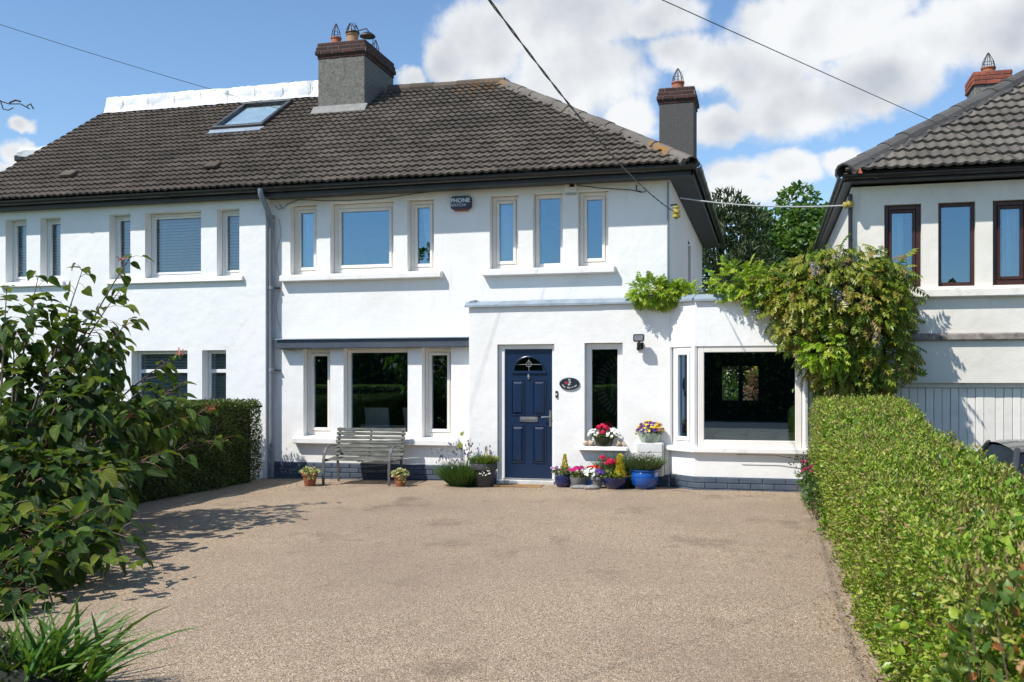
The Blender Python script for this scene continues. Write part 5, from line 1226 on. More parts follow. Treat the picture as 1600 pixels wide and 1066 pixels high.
for dx, dy, dz, m_, rr in ((-.02, -.07, .15, PETM, .06), (.05, -.08, .17, PETM, .045), (-.06, -.08, .13, PETM, .04)): flower(c + Vector((dx, dy, dz)), rr, m_, t, 50)
t, c = pot('small_blue_pot', 'small cobalt pot of scarlet flowers half hidden among the other pots', -2.44, 13.88, tpot(.075, .15), BLUE)
leafy('foliage', c + Vector((0, 0, .02)), (.09, .08, .08), 90, .035, FRESH, t)
for dx, dz, m_, rr in ((.0, .16, PETO, .05), (.07, .175, PETO, .045), (.13, .16, PETO, .035)): flower(c + Vector((dx, -.02, dz)), rr, m_, t, 46)
t, c = pot('grey_pot', 'grey tapered pot with white and violet blossoms in front of the sill', -2.33, 13.79, tpot(.095, .17), GREYP)
leafy('foliage', c + Vector((0, 0, .03)), (.13, .11, .10), 170, .035, FRESH, t); small_flowers(c + Vector((-.07, -.03, .05)), (.10, .09, .10), 55, .020, PETW, t); small_flowers(c + Vector((.06, -.03, .05)), (.08, .08, .09), 40, .020, PETV, t, 'violet_blossom')
t, c = pot('navy_bowl', 'wide navy glazed bowl with a golden conifer and crimson flowers', -2.07, 13.80, [(.10, 0), (.12, .01), (.17, .09), (.195, .15), (.20, .165), (.18, .165), (.15, .1)], NAVY)
cone_conifer(c + Vector((.07, -.02, .02)), .085, .30, t, 700); leafy('foliage', c + Vector((-.02, 0, .03)), (.20, .16, .14), 240, .045, FRESH, t); tuft(t, 'dry_stems', c, 120, .18, .16, .2, .007, OLIVE, .9, .5)
for dx, dy, dz, rr in ((-.17, -.03, .30, .05), (-.06, -.05, .25, .065), (-.02, -.03, .24, .055), (-.10, -.05, .22, .045)):
    flower(c + Vector((dx, dy, dz)), rr, PETR, t, 60); MB().tube([tuple(c + Vector((dx*.6, dy, 0))), tuple(c + Vector((dx, dy, dz)))], .004, 5).build('stalk', WOODY, t)
rm_ = thing('rosemary_bush', 'grey green rosemary behind the navy bowl under the hall window sill', 'rosemary', (-1.98, 14.03, gz(-2, 14)))
tuft(rm_, 'foliage', Vector((-1.98, 14.03, gz(-2, 14))), 1700, .28, .10, .52, .011, LAVM, .6, .1)
t, c = pot('blue_pot', 'large bright blue glazed pot of lavender beside the bay', -1.66, 13.86, jar(.195, .27), BLUE)
tuft(t, 'foliage', c, 1500, .22, .18, .28, .009, LAVM, .85, .1); b_, tips = tuft(t, 'stems', c, 120, .19, .17, .27, .004, OLIVE, .6)
leaves('flower_spikes', tips - np.array((0, 0, .02)), RNG.normal(size=tips.shape)*.2 + np.array((0, 0, 1)), RNG.normal(size=tips.shape), .03, T_MED, leafmat('faded_spike', [(0, (.30, .24, .26)), (1, (.45, .38, .36))]), t)
t, c = pot('sill_bowl', 'dark green bowl of crimson and white flowers on the hall window sill', -2.29, PY-.02, [(.09, 0), (.11, .01), (.145, .10), (.155, .125), (.14, .125), (.12, .06)], DGREEN, .635, 1, .62)
leafy('foliage', c + Vector((0, -.01, .03)), (.19, .10, .09), 220, .035, FRESH, t); small_flowers(c + Vector((.13, -.02, .05)), (.12, .09, .11), 80, .021, PETW, t); small_flowers(c + Vector((-.14, -.02, .05)), (.09, .08, .10), 60, .019, PETW, t)
for dx, dz, rr in ((-.06, .17, .055), (.03, .17, .055), (-.01, .20, .045), (.0, .10, .055), (.06, .15, .04)): flower(c + Vector((dx, -.06, dz)), rr, PETR, t, 60)
SHELL = M('sandy_stone', (.55, .44, .33), (.40, .31, .23), .8, 20)
for i, (x, rr, lb) in enumerate(((-2.555, .045, 'round sandy pebble at the left end of the hall window sill'), (-2.47, .05, 'knobbly pale stone left of the flower bowl on the sill'), (-2.08, .05, 'knobbly shell cluster right of the flower bowl on the sill'), (-2.0, .035, 'small shell at the right end of the hall window sill'))):
    bm = bmesh.new(); bmesh.ops.create_icosphere(bm, subdivisions=3, radius=rr); rg = random.Random(i)
    for v in bm.verts: v.co *= 1 + .22*math.sin(v.co.x*90+i)*math.sin(v.co.z*70+i*2)*(1 if i else .15); v.co.z *= .85
    m = bpy.data.meshes.new('stone'); bm.to_mesh(m); bm.free()
    for p in m.polygons: p.use_smooth = True
    o = obj('stone', m, SHELL); o.location = (x, PY-.03, .635 + rr*.75); tag(o, lb, 'stone', 'stones on the hall window sill')
t, c = pot('pansy_trough', 'pale green trough of purple and yellow pansies on top of the meter cabinet', -1.62, PY-.10, [(.10, 0), (.12, .01), (.15, .11), (.16, .13), (.145, .13), (.13, .06)], PALEG, .702, 1.05, .58)
leafy('foliage', c + Vector((0, -.0, .02)), (.20, .09, .12), 200, .032, FRESH, t)
for m_, nm, n in ((PETV, 'violet_pansy', 70), (PETY, 'yellow_pansy', 60)): small_flowers(c + Vector((0, -.02, .05)), (.17, .085, .15), n, .026, m_, t, nm)
small_flowers(c + Vector((.14, -.02, .05)), (.06, .07, .13), 16, .024, leafmat('maroon_petal', [(0, (.16, .01, .02)), (1, (.26, .03, .03))]), t, 'maroon_pansy')
m = MB()
def rock(cx, cy, z, a, b, c_, seed, name, label, mat, rot=0.):
    bm = bmesh.new(); bmesh.ops.create_icosphere(bm, subdivisions=3, radius=1); rg = random.Random(seed); ph = rg.random()*9
    for v in bm.verts: v.co *= 1 + .14*math.sin(v.co.x*5+ph)*math.cos(v.co.y*6+ph) + rg.uniform(-.03, .03)
    m = bpy.data.meshes.new(name); bm.to_mesh(m); bm.free(); m.transform(Matrix.Rotation(rot, 4, 'Z') @ Matrix.Diagonal((a, b, c_, 1)))
    for p in m.polygons: p.use_smooth = True
    o = obj(name, m, mat); o.location = (cx, cy, z + c_*.6); return tag(o, label, 'rock')
STONE = M('grey_rock', (.30, .29, .27), (.17, .165, .15), .9, 12, bmp=.6, bscale=30)
rock(-2.53, 13.70, gz(-2.5, 13.7), .16, .05, .035, 1, 'rock', 'flat pale rock lying in front of the stone bowl', STONE, .1); rock(-2.37, 13.64, gz(-2.4, 13.6), .11, .05, .04, 2, 'rock', 'wedge shaped grey rock in front of the grey pot', STONE, .5)

# ------------------------------------------------------------------ right hedge
def hedge_profile(y):
    """height, left edge, right edge of the hedge on the right boundary"""
    h = float(np.interp(y, [0, 3, 5, 6.3, 7.9, 9.6, 11.2, 12.4, 13.6], [.90, .90, .92, .96, 1.04, 1.09, 1.19, 1.33, 1.36]))
    return h, .60 + .02*math.sin(y*1.7), 1.55 + (.1 if y > 11 else 0)
def hedge_points(n, y0, y1, inset=.0):
    P = []; O = []; y = y0 + (y1-y0)*RNG.random(n); u = RNG.random(n)
    # walk round the section: left face, rounded shoulder, top, right shoulder
    for yy, t in zip(y, u):
        h, xl, xr = hedge_profile(yy); rad = .10; a = h - rad; b = math.pi/2*rad; c = xr - xl - 2*rad; d = .5; tot = a + b + c + b + d; s = t*tot
        if s < a: p = (xl, s); o = (-1, 0)
        elif s < a + b: q = (s-a)/rad; p = (xl + rad - rad*math.cos(q), a + rad*math.sin(q)); o = (-math.cos(q), math.sin(q))
        elif s < a+b+c: p = (xl + rad + s-a-b, h); o = (0, 1)
        elif s < a+2*b+c: q = (s-a-b-c)/rad; p = (xr - rad + rad*math.sin(q), a + rad*math.cos(q)); o = (math.sin(q), math.cos(q))
        else: p = (xr, a - (s-a-2*b-c)); o = (1, 0)
        P.append((p[0], yy, p[1])); O.append((o[0], 0, o[1]))
    P = np.array(P); O = np.array(O)
    q = P[:, 1]*1.0 + .13*np.sin(P[:, 2]*7 + P[:, 0]*5); f = .022*np.sin(q*5.1 + P[:, 2]*4) + .014*np.sin(q*11 + P[:, 0]*9) + .012*np.sin(P[:, 2]*17 + q*3) + .034*np.sin(q*31 + P[:, 2]*23)*np.sin(P[:, 2]*37 + P[:, 0]*41 + q*13) + .028*np.sin(q*57 + P[:, 0]*33)*np.sin(P[:, 2]*49 + q*21 + P[:, 0]*27)
    end = P[:, 1] > y1 - .12
    P = P + O*(f - inset - .17*RNG.random(n)**1.4 + .02*(RNG.random(n) < .05)*RNG.random(n)*2)[:, None]; P[:, 2] = np.maximum(P[:, 2], .02); return P, O
hr = thing('hedge', 'long sunlit privet hedge running along the right side of the drive', 'hedge', (1.05, 7, 0))
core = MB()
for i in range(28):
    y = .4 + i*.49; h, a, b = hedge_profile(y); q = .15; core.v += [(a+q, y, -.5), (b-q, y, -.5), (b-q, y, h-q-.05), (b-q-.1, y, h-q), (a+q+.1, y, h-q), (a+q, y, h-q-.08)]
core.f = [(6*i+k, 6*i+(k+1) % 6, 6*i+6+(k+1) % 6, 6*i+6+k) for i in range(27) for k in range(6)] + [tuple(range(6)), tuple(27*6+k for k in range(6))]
core.build('shade_core', M('hedge_shade', (.030, .032, .014), (.05, .038, .02), .95, 12), hr)  # solid core, coloured dark so the gaps between leaves read as shade
def put_hedge(name, n, y0, y1, size, mat, tpl, single=0, inset=0., sel=None):
    P, O = hedge_points(n, y0, y1, inset)
    if sel is not None: k = sel(P); P, O = P[k], O[k]
    m = len(P); ax = nrm(O*.7 + RNG.normal(size=(m, 3))*.6 + np.array((0, 0, .35))); no = nrm(O*.9 + RNG.normal(size=(m, 3))*.55 + np.array((-.1, -.1, .3)))
    leaves(name, P, ax, no, size*(.65 + .7*RNG.random(m)), tpl, mat, hr, single)
def patch(s, thr, ph): return lambda P: (np.sin(P[:, 1]*s + ph) + np.sin(P[:, 2]*s*1.7 + P[:, 0]*s*1.3 + ph*2) + np.sin(P[:, 1]*s*.43 - P[:, 0]*3 + ph*3)) > thr
T_NAR = (T_SMALL[0]*np.array((.85, 1, 1.6)), T_SMALL[1])
put_hedge('foliage', 66000, 7.5, 13.75, .030, HEDGE_R, T_NAR); put_hedge('foliage', 90000, 3.6, 7.8, .026, HEDGE_R, T_NAR); put_hedge('foliage', 48000, 1.3, 3.9, .026, HEDGE_R, T_NAR, 100)
put_hedge('dry_twigs', 9000, 1.3, 13.6, .045, leafmat('dry_twig', [(0, (.16, .10, .05)), (1, (.36, .24, .13))], .8, .05), (T_SMALL[0]*np.array((.3, 1, 1)), T_SMALL[1]), 0, -.015)
put_hedge('ivy', 4200, 4.0, 11.5, .050, IVY, T_IVY, 120, -.012, patch(1.9, .55, .4)); put_hedge('ivy', 3000, 2.6, 6.5, .045, IVY, T_IVY, 0, -.01, patch(2.3, .8, 2.1))
# end face towards the house
n = 3500; h, a, b = hedge_profile(13.6); P = np.stack([a + (b-a)*RNG.random(n), 13.72 + .04*RNG.normal(size=n), h*RNG.random(n)], 1); O = np.tile((0, 1., 0), (n, 1))
leaves('end_foliage', P, nrm(O + RNG.normal(size=(n, 3))*.6), nrm(O + RNG.normal(size=(n, 3))*.6), .034, T_SMALL, HEDGE_R, hr)
# weeds along its foot
WEEDM = leafmat('weed_leaf', [(0, (.025, .06, .015)), (.6, (.05, .11, .02)), (1, (.12, .17, .04))])
vf = thing('wallflower', 'straggly plant with dark red flowers at the foot of the right hedge near the bay', 'flowering plant', (.55, 12.6, gz(.5, 12.6)))
for k in range(7):
    c = Vector((.52 + .04*math.sin(k*3), 11.2 + k*.36, gz(.5, 12))); leafy('foliage', c + Vector((0, 0, .16 + .05*math.sin(k*2.2))), (.11, .17, .22), 130, .05, WEEDM, vf); tuft(vf, 'stems', c, 14, .07, .12, .36, .006, OLIVE, .5, .15)
    if k > 2:
        for q in range(3): flower(c + Vector((RNG.normal()*.06 - .03, RNG.normal()*.1, .40 + .06*RNG.random())), .028, leafmat('dark_red_petal', [(0, (.28, .01, .05)), (1, (.40, .03, .12))]), vf, 16)
# near bush with broader leaves in the bottom right corner
nb = thing('laurel_bush', 'broad leaved bush with some rusty leaves nearest the camera at the bottom right', 'bush', (.8, 3.0, 0))
BUSHM = leafmat('broad_bush_leaf', [(0, (.035, .085, .012)), (.4, (.07, .14, .018)), (.75, (.13, .21, .03)), (.88, (.20, .22, .05)), (.92, (.36, .13, .04)), (1, (.50, .20, .06))], .4, .28)
bl_ = [((.76, 3.02, .64), (.27, .45, .38)), ((1.0, 3.5, .68), (.30, .40, .34)), ((.80, 2.45, .64), (.27, .40, .36))]
P, O = blob_points(bl_, 6500, .4); n = len(P); leaves('foliage', P, nrm(O*.6 + RNG.normal(size=(n, 3))*.5 + np.array((0, 0, .45))), nrm(O + RNG.normal(size=(n, 3))*.5), .045*(.6 + .6*RNG.random(n)), [T_MED, (T_MED[0]*np.array((.75, 1, 1.6)), T_MED[1])], BUSHM, nb, 150, smooth=False)
tw = MB()
for k in range(26):
    a = Vector((.80 + RNG.normal()*.08, 2.95 + RNG.normal()*.3, .1)); d = Vector((RNG.uniform(-.22, .35), RNG.uniform(-.4, .4), .95)); tw.tube([a, a + d*.5, a + d*.82 + Vector((RNG.uniform(-.05, .05), RNG.uniform(-.05, .05), .05))], [.006, .004, .002], 5)
tw.build('twigs', WOODY, nb)
# dead leaves drifted along the foot of the hedge
n = 700; y = 2.5 + 10.8*RNG.random(n); x = .56 - np.abs(RNG.normal(size=n))*.09*(1 + .9*np.sin(y*2.1)); P = np.stack([x, y, np.array([gz(a, b) for a, b in zip(x, y)]) + .012], 1)
o = obj('leaf_litter', mesh_from('leaf_litter', [leaf_data(P, nrm(RNG.normal(size=(n, 3))*np.array((1, 1, .15))), nrm(np.array((0, 0, 1)) + RNG.normal(size=(n, 3))*.35), .019*(.4 + RNG.random(n)), T_MED, RNG.random(n))]), DEAD); tag(o, 'dry brown leaf litter along the foot of the right hedge', 'leaf litter', kind='stuff')

n = 420; x = -7.4 + 7.6*RNG.random(n); y = 14.05 - np.abs(RNG.normal(size=n))*.55; P = np.stack([x, y, np.array([gz(a, b) for a, b in zip(x, y)]) + .008], 1)
o = obj('debris', mesh_from('debris', [leaf_data(P, nrm(RNG.normal(size=(n, 3))*np.array((1, 1, .1))), nrm(np.array((0, 0, 1)) + RNG.normal(size=(n, 3))*.3), .020*(.4 + RNG.random(n)), T_MED, RNG.random(n))]), DEAD); tag(o, 'scattered dry leaf bits on the drive along the house wall', 'debris', kind='stuff')

# ------------------------------------------------------------------ left hedge with its low wall
hl = thing('hedge', 'dark clipped hedge in front of the left house beside the drive', 'hedge', (-8.25, 11, 0))
lw = thing('garden_wall', 'low whitewashed boundary wall under the left hedge', 'wall', (-8.1, 10, 0))
MB().box(-8.45, -7.86, 3.0, 14.36, -.05, .36).build('wall', WALL, lw, bevel=.02)
r = random.Random(6); y = 3.1
while y < 14.2:
    l = r.uniform(.28, .5)
    for z, h in ((.0, .15), (.16, .16)): MB().box(-7.868, -7.845+r.uniform(-.008, .008), y, min(14.35, y+l-.012), z+.01, z+h-.004).build('block', WALL, lw, bevel=.012)
    y += l
HX0, HX1, HH = -8.75, -7.72, 1.24
MB().box(HX0+.1, HX1-.10, 3.2, 13.9, .0, HH-.1).build('shade_core', M('hedge_shade_dark', (.014, .018, .009), (.022, .02, .012), .95, 12), hl)  # plain box whose dark colour stands for the shade inside the hedge
n = 78000; y = 5.0 + 9.0*RNG.random(n); t = RNG.random(n)*(1.05 + .98 + .2); P = np.zeros((n, 3)); O = np.zeros((n, 3)); P[:, 1] = y
k1 = t < 1.05; k2 = (t >= 1.05) & (t < 2.03); k3 = t >= 2.03
P[k1, 0] = HX1; P[k1, 2] = .03 + t[k1]*1.15; O[k1] = (1, 0, 0); P[k2, 0] = HX1 - (t[k2]-1.05); P[k2, 2] = HH; O[k2] = (0, 0, 1)
q = (t[k3]-2.03)/.2*math.pi/2; P[k3, 0] = HX1 - .12 + .12*np.cos(q) + .01; P[k3, 2] = HH - .12 + .12*np.sin(q) + .01; O[k3] = np.stack([np.cos(q), np.zeros(k3.sum()), np.sin(q)], 1)
P += O*(.03*np.sin(P[:, 1]*5) + .02*np.sin(P[:, 2]*13 + P[:, 1]*7) - .05*RNG.random(n)**2)[:, None]
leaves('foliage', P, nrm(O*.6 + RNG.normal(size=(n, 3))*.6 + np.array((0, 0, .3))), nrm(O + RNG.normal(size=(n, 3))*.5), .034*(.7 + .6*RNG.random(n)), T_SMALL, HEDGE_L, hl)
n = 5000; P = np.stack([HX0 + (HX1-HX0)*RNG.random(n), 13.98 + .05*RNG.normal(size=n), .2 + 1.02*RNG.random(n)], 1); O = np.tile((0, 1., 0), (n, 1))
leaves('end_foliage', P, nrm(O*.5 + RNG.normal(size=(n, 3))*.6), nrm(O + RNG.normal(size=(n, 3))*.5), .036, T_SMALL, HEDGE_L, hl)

# ------------------------------------------------------------------ wisteria
ws = thing('wisteria', 'large wisteria with bronze green leaves spilling over the end of the bay', 'climber', (1.2, 13.9, 0))
blobs = [((.98, 13.78, 2.72), (.88, .55, .70)), ((.62, 13.72, 2.55), (.62, .45, .58)), ((1.26, 13.75, 2.50), (.52, .45, .72)), ((1.05, 13.85, 1.85), (.58, .38, .58)), ((1.46, 13.85, 1.95), (.40, .32, .40)), ((.15, 13.98, 2.86), (.55, .36, .30))]
P, O = blob_points(blobs, 3600, .42); n = len(P)
ax = nrm(O*np.array((.8, .9, .4)) + np.array((0, -.25, -.55)) + RNG.normal(size=(n, 3))*.35); no = nrm(O*.6 + np.array((0, -.3, .6)) + RNG.normal(size=(n, 3))*.3)
leaves('foliage', P, ax, no, .21*(.6 + .6*RNG.random(n)), [pinnate(i) for i in range(4)], WISTM, ws, 220, 'compound_leaf')
b2 = [((-.40, 13.98, 2.93), (.36, .30, .26)), ((-.05, 13.95, 2.82), (.45, .32, .26)), ((.30, 13.85, 2.75), (.35, .3, .28)), ((.75, 13.45, 2.0), (.28, .2, .3))]
P, O = blob_points(b2, 1100, .45); n = len(P); ax = nrm(O*.8 + np.array((0, -.2, -.2)) + RNG.normal(size=(n, 3))*.4); no = nrm(O*.5 + np.array((0, -.3, .7)) + RNG.normal(size=(n, 3))*.3)
leaves('young_foliage', P, ax, no, .14*(.7 + .55*RNG.random(n)), [pinnate(i+5) for i in range(3)], WISTG, ws, 70, 'young_leaf')
cr = MB()
for b, rr in blobs: cr.lathe(b, [(max(.02, math.sin(math.pi*k/8))*.60, -.60*math.cos(math.pi*k/8)) for k in range(9)], 14)
m_ = MB()
for b, rr in blobs:
    t_ = MB().lathe((0, 0, 0), [(max(.02, math.sin(math.pi*k/8))*.62, -.62*math.cos(math.pi*k/8)) for k in range(9)], 14); m_.add([(b[0] + v[0]*rr[0], b[1] + v[1]*rr[1], b[2] + v[2]*rr[2]) for v in t_.v], t_.f)
m_.build('shade_fill', M('wisteria_shade', (.028, .032, .014), (.04, .03, .018), .95, 10), ws)  # solid ellipsoids with the shade behind the leaves put into their colour
tr = MB(); r = random.Random(9)
tr.tube([(1.22, 13.95, -.4), (1.20, 13.92, .6), (1.26, 13.9, 1.3), (1.1, 13.9, 2.0), (.9, 13.9, 2.6)], [.06, .05, .045, .04, .03], 8)
for k in range(22):
    b = blobs[k % 6]; a = r.uniform(0, 6.28); e = r.uniform(.2, 1.2); p0 = Vector(b[0]); d = Vector((math.cos(a)*math.cos(e), -.3, math.sin(e))); L_ = r.uniform(.75, 1.05)
    q = p0 + Vector((d.x*b[1][0], d.y*b[1][1], d.z*b[1][2]))*1.25*L_; tr.tube([p0, p0.lerp(q, .6) + Vector((r.uniform(-.08, .08), 0, .05)), q + Vector((r.uniform(-.1, .1), 0, r.uniform(-.05, .12)))], [.012, .006, .0025], 5)
for k in range(9): x = .95 + k*.09; tr.tube([(x, 13.72+.03*math.sin(k), 1.9), (x+r.uniform(-.05, .05), 13.75, 1.5), (x+r.uniform(-.08, .08), 13.8, 1.1)], .005, 5)
tr.build('stems', WOODY, ws)
rac = leafmat('wisteria_blossom', [(0, (.28, .24, .36)), (1, (.46, .42, .52))], .7, .2)
for (x, y, z, h) in ((-.15, 13.72, 2.62, .26), (.15, 13.70, 2.62, .24), (.35, 13.5, 2.72, .26), (.85, 13.22, 2.80, .34), (.95, 13.24, 2.70, .24), (1.35, 13.3, 2.20, .2), (.60, 13.2, 3.1, .16), (1.55, 13.5, 2.0, .2)):
    n = 70; t = RNG.random(n); a = RNG.random(n)*6.28; rr = .045*(1 - .7*t); P = np.stack([x + np.cos(a)*rr, y + np.sin(a)*rr, z - h*t], 1); O = np.stack([np.cos(a), np.sin(a), np.full(n, -.4)], 1)
    o = obj('blossom_raceme', mesh_from('blossom_raceme', [leaf_data(P, nrm(O), nrm(RNG.normal(size=(n, 3))), np.full(n, .032), T_MED, RNG.random(n))]), rac, ws); o['kind'] = 'stuff'
wp = thing('wisteria_clump', 'small bright clump of wisteria resting on the parapet left of the bay', 'climber', (-1.5, 14.25, 2.75))
b3 = [((-1.62, 14.15, 2.86), (.27, .20, .15)), ((-1.38, 14.18, 2.83), (.24, .18, .12)), ((-1.12, 14.18, 2.82), (.18, .14, .09))]
P, O = blob_points(b3, 900, .5); n = len(P); ax = nrm(O*.8 + np.array((0, -.3, -.25)) + RNG.normal(size=(n, 3))*.35); no = nrm(O*.5 + np.array((0, -.3, .7)) + RNG.normal(size=(n, 3))*.3)
leaves('foliage', P, ax, no, .13*(.7 + .5*RNG.random(n)), [pinnate(i+11) for i in range(3)], WISTG, wp, 60, 'compound_leaf')
MB().tube([(-1.75, 14.2, 2.80), (-1.3, 14.22, 2.80), (-.8, 14.1, 2.80), (-.2, 14.0, 2.80)], .012, 6).build('stem', WOODY, wp)
for (x, h) in ((-1.55, .2), (-1.42, .16)):
    n = 40; t = RNG.random(n); a = RNG.random(n)*6.28; P = np.stack([x + np.cos(a)*.03*(1-t*.6), 14.08 + np.sin(a)*.03, 2.80 - h*t], 1)
    obj('blossom_raceme', mesh_from('blossom_raceme', [leaf_data(P, nrm(RNG.normal(size=(n, 3))), nrm(RNG.normal(size=(n, 3))), np.full(n, .026), T_MED, RNG.random(n))]), rac, wp)
cr_ = thing('creeper', 'dark withered creeper under the right end of the bay sill', 'climber', (.55, 13.7, .1))
P = np.stack([.30 + .32*RNG.random(120)**.7, 13.74 + .03*RNG.normal(size=120), .50 + .10*RNG.normal(size=120)*.6], 1); leaves('leaves', P, nrm(RNG.normal(size=(120, 3))), nrm(RNG.normal(size=(120, 3)) + np.array((0, -1, 0))), .035, T_MED, leafmat('dark_creeper_leaf', [(0, (.03, .045, .015)), (1, (.07, .08, .03))]), cr_)
MB().tube([(.58, 13.74, .05), (.55, 13.74, .3), (.45, 13.75, .52), (.1, 13.745, .575), (-.4, 13.745, .575)], .005, 5).tube([(.58, 13.74, .35), (.46, 13.74, .22), (.40, 13.73, .10)], .003, 5).build('stem', WOODY, cr_)

# ------------------------------------------------------------------ broad-leaved shrub on the left
sh = thing('broad_leaved_shrub', 'large glossy broad leaved shrub with red stalks at the left edge', 'shrub', (-7.25, 8.0, 0))
base = Vector((-7.25, 8.0, 0))
tips = [(-7.06,9.85,3.01),(-7.39,9.45,2.83),(-7.73,9.16,2.73),(-7.84,8.82,2.57),(-6.90,9.58,2.26),(-7.10,9.73,2.63),(-6.42,9.70,1.83),(-6.20,9.55,1.54),(-5.60,9.40,0.93),(-5.87,9.53,1.26),(-5.72,8.44,0.80),(-5.07,6.95,0.56),(-4.71,6.53,0.38),(-4.43,6.19,0.26),(-4.81,6.09,0.26),(-4.79,5.68,0.12),(-4.81,5.47,0.05),(-7.56,8.68,1.54),(-6.92,8.85,1.41),(-6.33,9.00,1.14),(-6.15,7.29,0.65),(-5.46,6.33,0.33),(-7.39,9.04,1.96),(-6.99,9.14,1.82),(-7.70,8.75,2.08),(-6.39,9.30,1.54),(-6.49,8.03,0.94),(-5.74,7.60,0.75),(-6.81,7.74,0.95),(-5.34,6.68,0.44),(-5.93,6.73,0.51),(-7.09,8.49,1.22),(-6.15,8.33,0.98),(-8.03,8.67,2.35),(-7.78,8.32,1.41),(-6.69,7.15,0.65),(-5.56,6.00,0.24),(-4.88,6.38,0.35),(-5.01,5.93,0.28),(-5.15,5.79,0.21)]
r = random.Random(21); bm_ = MB(); rs_ = MB(); LP = []; LA = []; LN = []; LS = []
for ti, tp in enumerate(tips):
    tp = Vector(tp); mid = base.lerp(tp, .5) + Vector((r.uniform(-.15, .15), r.uniform(-.15, .15), .35)); pts = []
    for k in range(9):
        t = k/8; pts.append(base*(1-t)**2 + mid*2*t*(1-t) + tp*t*t)
    bm_.tube(pts, [.020*(1-.92*k/8) + .0022 for k in range(9)], 6)
    for k in range(4):
        a = r.uniform(0, 6.28); d = Vector((math.cos(a), math.sin(a), r.uniform(-.5, .25))); LP.append(tp + d*.02); LA.append(d); LN.append(Vector((0, 0, 1)) + d*.3 + Vector((-.2, -.3, 0))); LS.append(r.uniform(.08, .15))
    nl = 20
    for k in range(nl):
        t = .40 + .60*(k+r.random()*.6)/nl; t = min(t, 1); p = base*(1-t)**2 + mid*2*t*(1-t) + tp*t*t; out = (p - Vector((-7.2, 7.8, p.z))); out.z = 0
        out = out.normalized() if out.length > .05 else Vector((1, 0, 0)); a = r.uniform(-1.5, 1.5); d = Matrix.Rotation(a, 3, 'Z') @ out
        pet = p + d*r.uniform(.06, .24) + Vector((0, 0, r.uniform(-.08, .12))); rs_.tube([p, (p+pet)/2 + Vector((0, 0, .02)), pet], [.0032, .0026, .0022], 5)
        LP.append(pet); LA.append(d*.9 + Vector((r.uniform(-.3, .3), r.uniform(-.3, .3), -.45 + r.uniform(-.35, .35)))); LN.append(Vector((0, 0, .9)) + d*.35 + Vector((-.25, -.3, 0)) + Vector((r.uniform(-.75, .75), r.uniform(-.75, .75), r.uniform(-.3, .2)))); LS.append(r.uniform(.11, .21) * (.75 if t > .93 else 1))
# inner leaves that close the crown
fill = [((-7.72, 8.95, 2.09), (0.5, 0.5, 0.45)), ((-7.19, 9.09, 1.82), (0.55, 0.5, 0.45)), ((-7.34, 8.43, 1.28), (0.6, 0.6, 0.5)), ((-6.59, 8.52, 1.16), (0.55, 0.5, 0.42)), ((-6.33, 9.10, 1.21), (0.38, 0.4, 0.3)), ((-6.41, 7.43, 0.63), (0.6, 0.5, 0.45)), ((-5.91, 7.56, 0.63), (0.45, 0.5, 0.35)), ((-5.53, 6.42, 0.27), (0.5, 0.45, 0.32)), ((-5.20, 6.51, 0.32), (0.35, 0.35, 0.22)), ((-5.15, 5.79, 0.12), (0.4, 0.4, 0.2)), ((-7.12, 7.45, 0.96), (0.6, 0.6, 0.6)), ((-6.01, 6.30, 0.32), (0.5, 0.5, 0.4))]
P, O = blob_points(fill, 2600, .85); n = len(P)
for p, o in zip(P, O): LP.append(Vector(p)); LA.append(Vector(o)*.7 + Vector((r.uniform(-.4, .4), r.uniform(-.4, .4), -.5))); LN.append(Vector((0, 0, 1)) + Vector(o)*.7 + Vector((r.uniform(-.3, .3), r.uniform(-.3, .3), 0))); LS.append(r.uniform(.10, .19))
bm_.build('branch', WOODY, sh, smooth=True); tag(rs_.build('stalks', STEMR, sh), kind='stuff')
leaves('foliage', np.array(LP), nrm(np.array(LA)), nrm(np.array(LN)), np.array(LS), [(heart(i, .08 + .06*(i % 4), .15 + .11*(i % 5))[0]*np.array((.68 + .11*(i % 4), 1, 1)), heart(i)[1]) for i in range(8)], SHRUBM, sh, 300, 'leaf', True)
rb = MB()
for (x, y, z) in ((-7.10, 9.73, 2.96), (-6.29, 9.63, 1.86), (-5.79, 9.45, 1.27), (-7.19, 9.19, 2.10), (-6.21, 8.62, 1.22), (-5.87, 6.95, 0.48)):
    for k in range(7): p = Vector((x, y, z)); d = Vector((r.uniform(-1, 1), r.uniform(-1, 1), r.uniform(-.4, 1)))*.09; rb.tube([p, p+d*.6, p+d], [.004, .004, .006], 5)
tag(rb.build('red_flower_stalks', M('coral_stalk', (.50, .06, .07), (.40, .12, .05), .5, 12), sh), kind='stuff')

# ------------------------------------------------------------------ sword-leaved clump and ground cover, bottom left
ir = thing('sword_leaf_clump', 'clump of long green sword shaped leaves at the bottom left corner', 'perennial', (-3.45, 4.2, .03))
n = 150; a = RNG.normal(size=n)*.25; b_ = np.stack([-3.50 + RNG.normal(size=n)*.12, 4.15 + RNG.normal(size=n)*.10, np.full(n, .02)], 1)
d = np.stack([np.clip(RNG.normal(size=n), -1.6, 1.3)*.45 + .25, RNG.normal(size=n)*.25 + .05, np.ones(n)], 1)
blades('blade', b_, d, .38 + .36*RNG.random(n), .020 + .014*RNG.random(n), IRISM, ir, .40, 5, True)
gc = thing('ground_cover', 'low dark shrub under the sword leaves in the bottom left corner', 'shrub', (-3.9, 3.9, 0))
b4 = [((-3.85, 4.10, .10), (.42, .30, .20)), ((-3.5, 3.98, .06), (.34, .22, .15)), ((-4.3, 4.2, .15), (.45, .35, .30)), ((-3.18, 3.95, .03), (.20, .15, .09))]
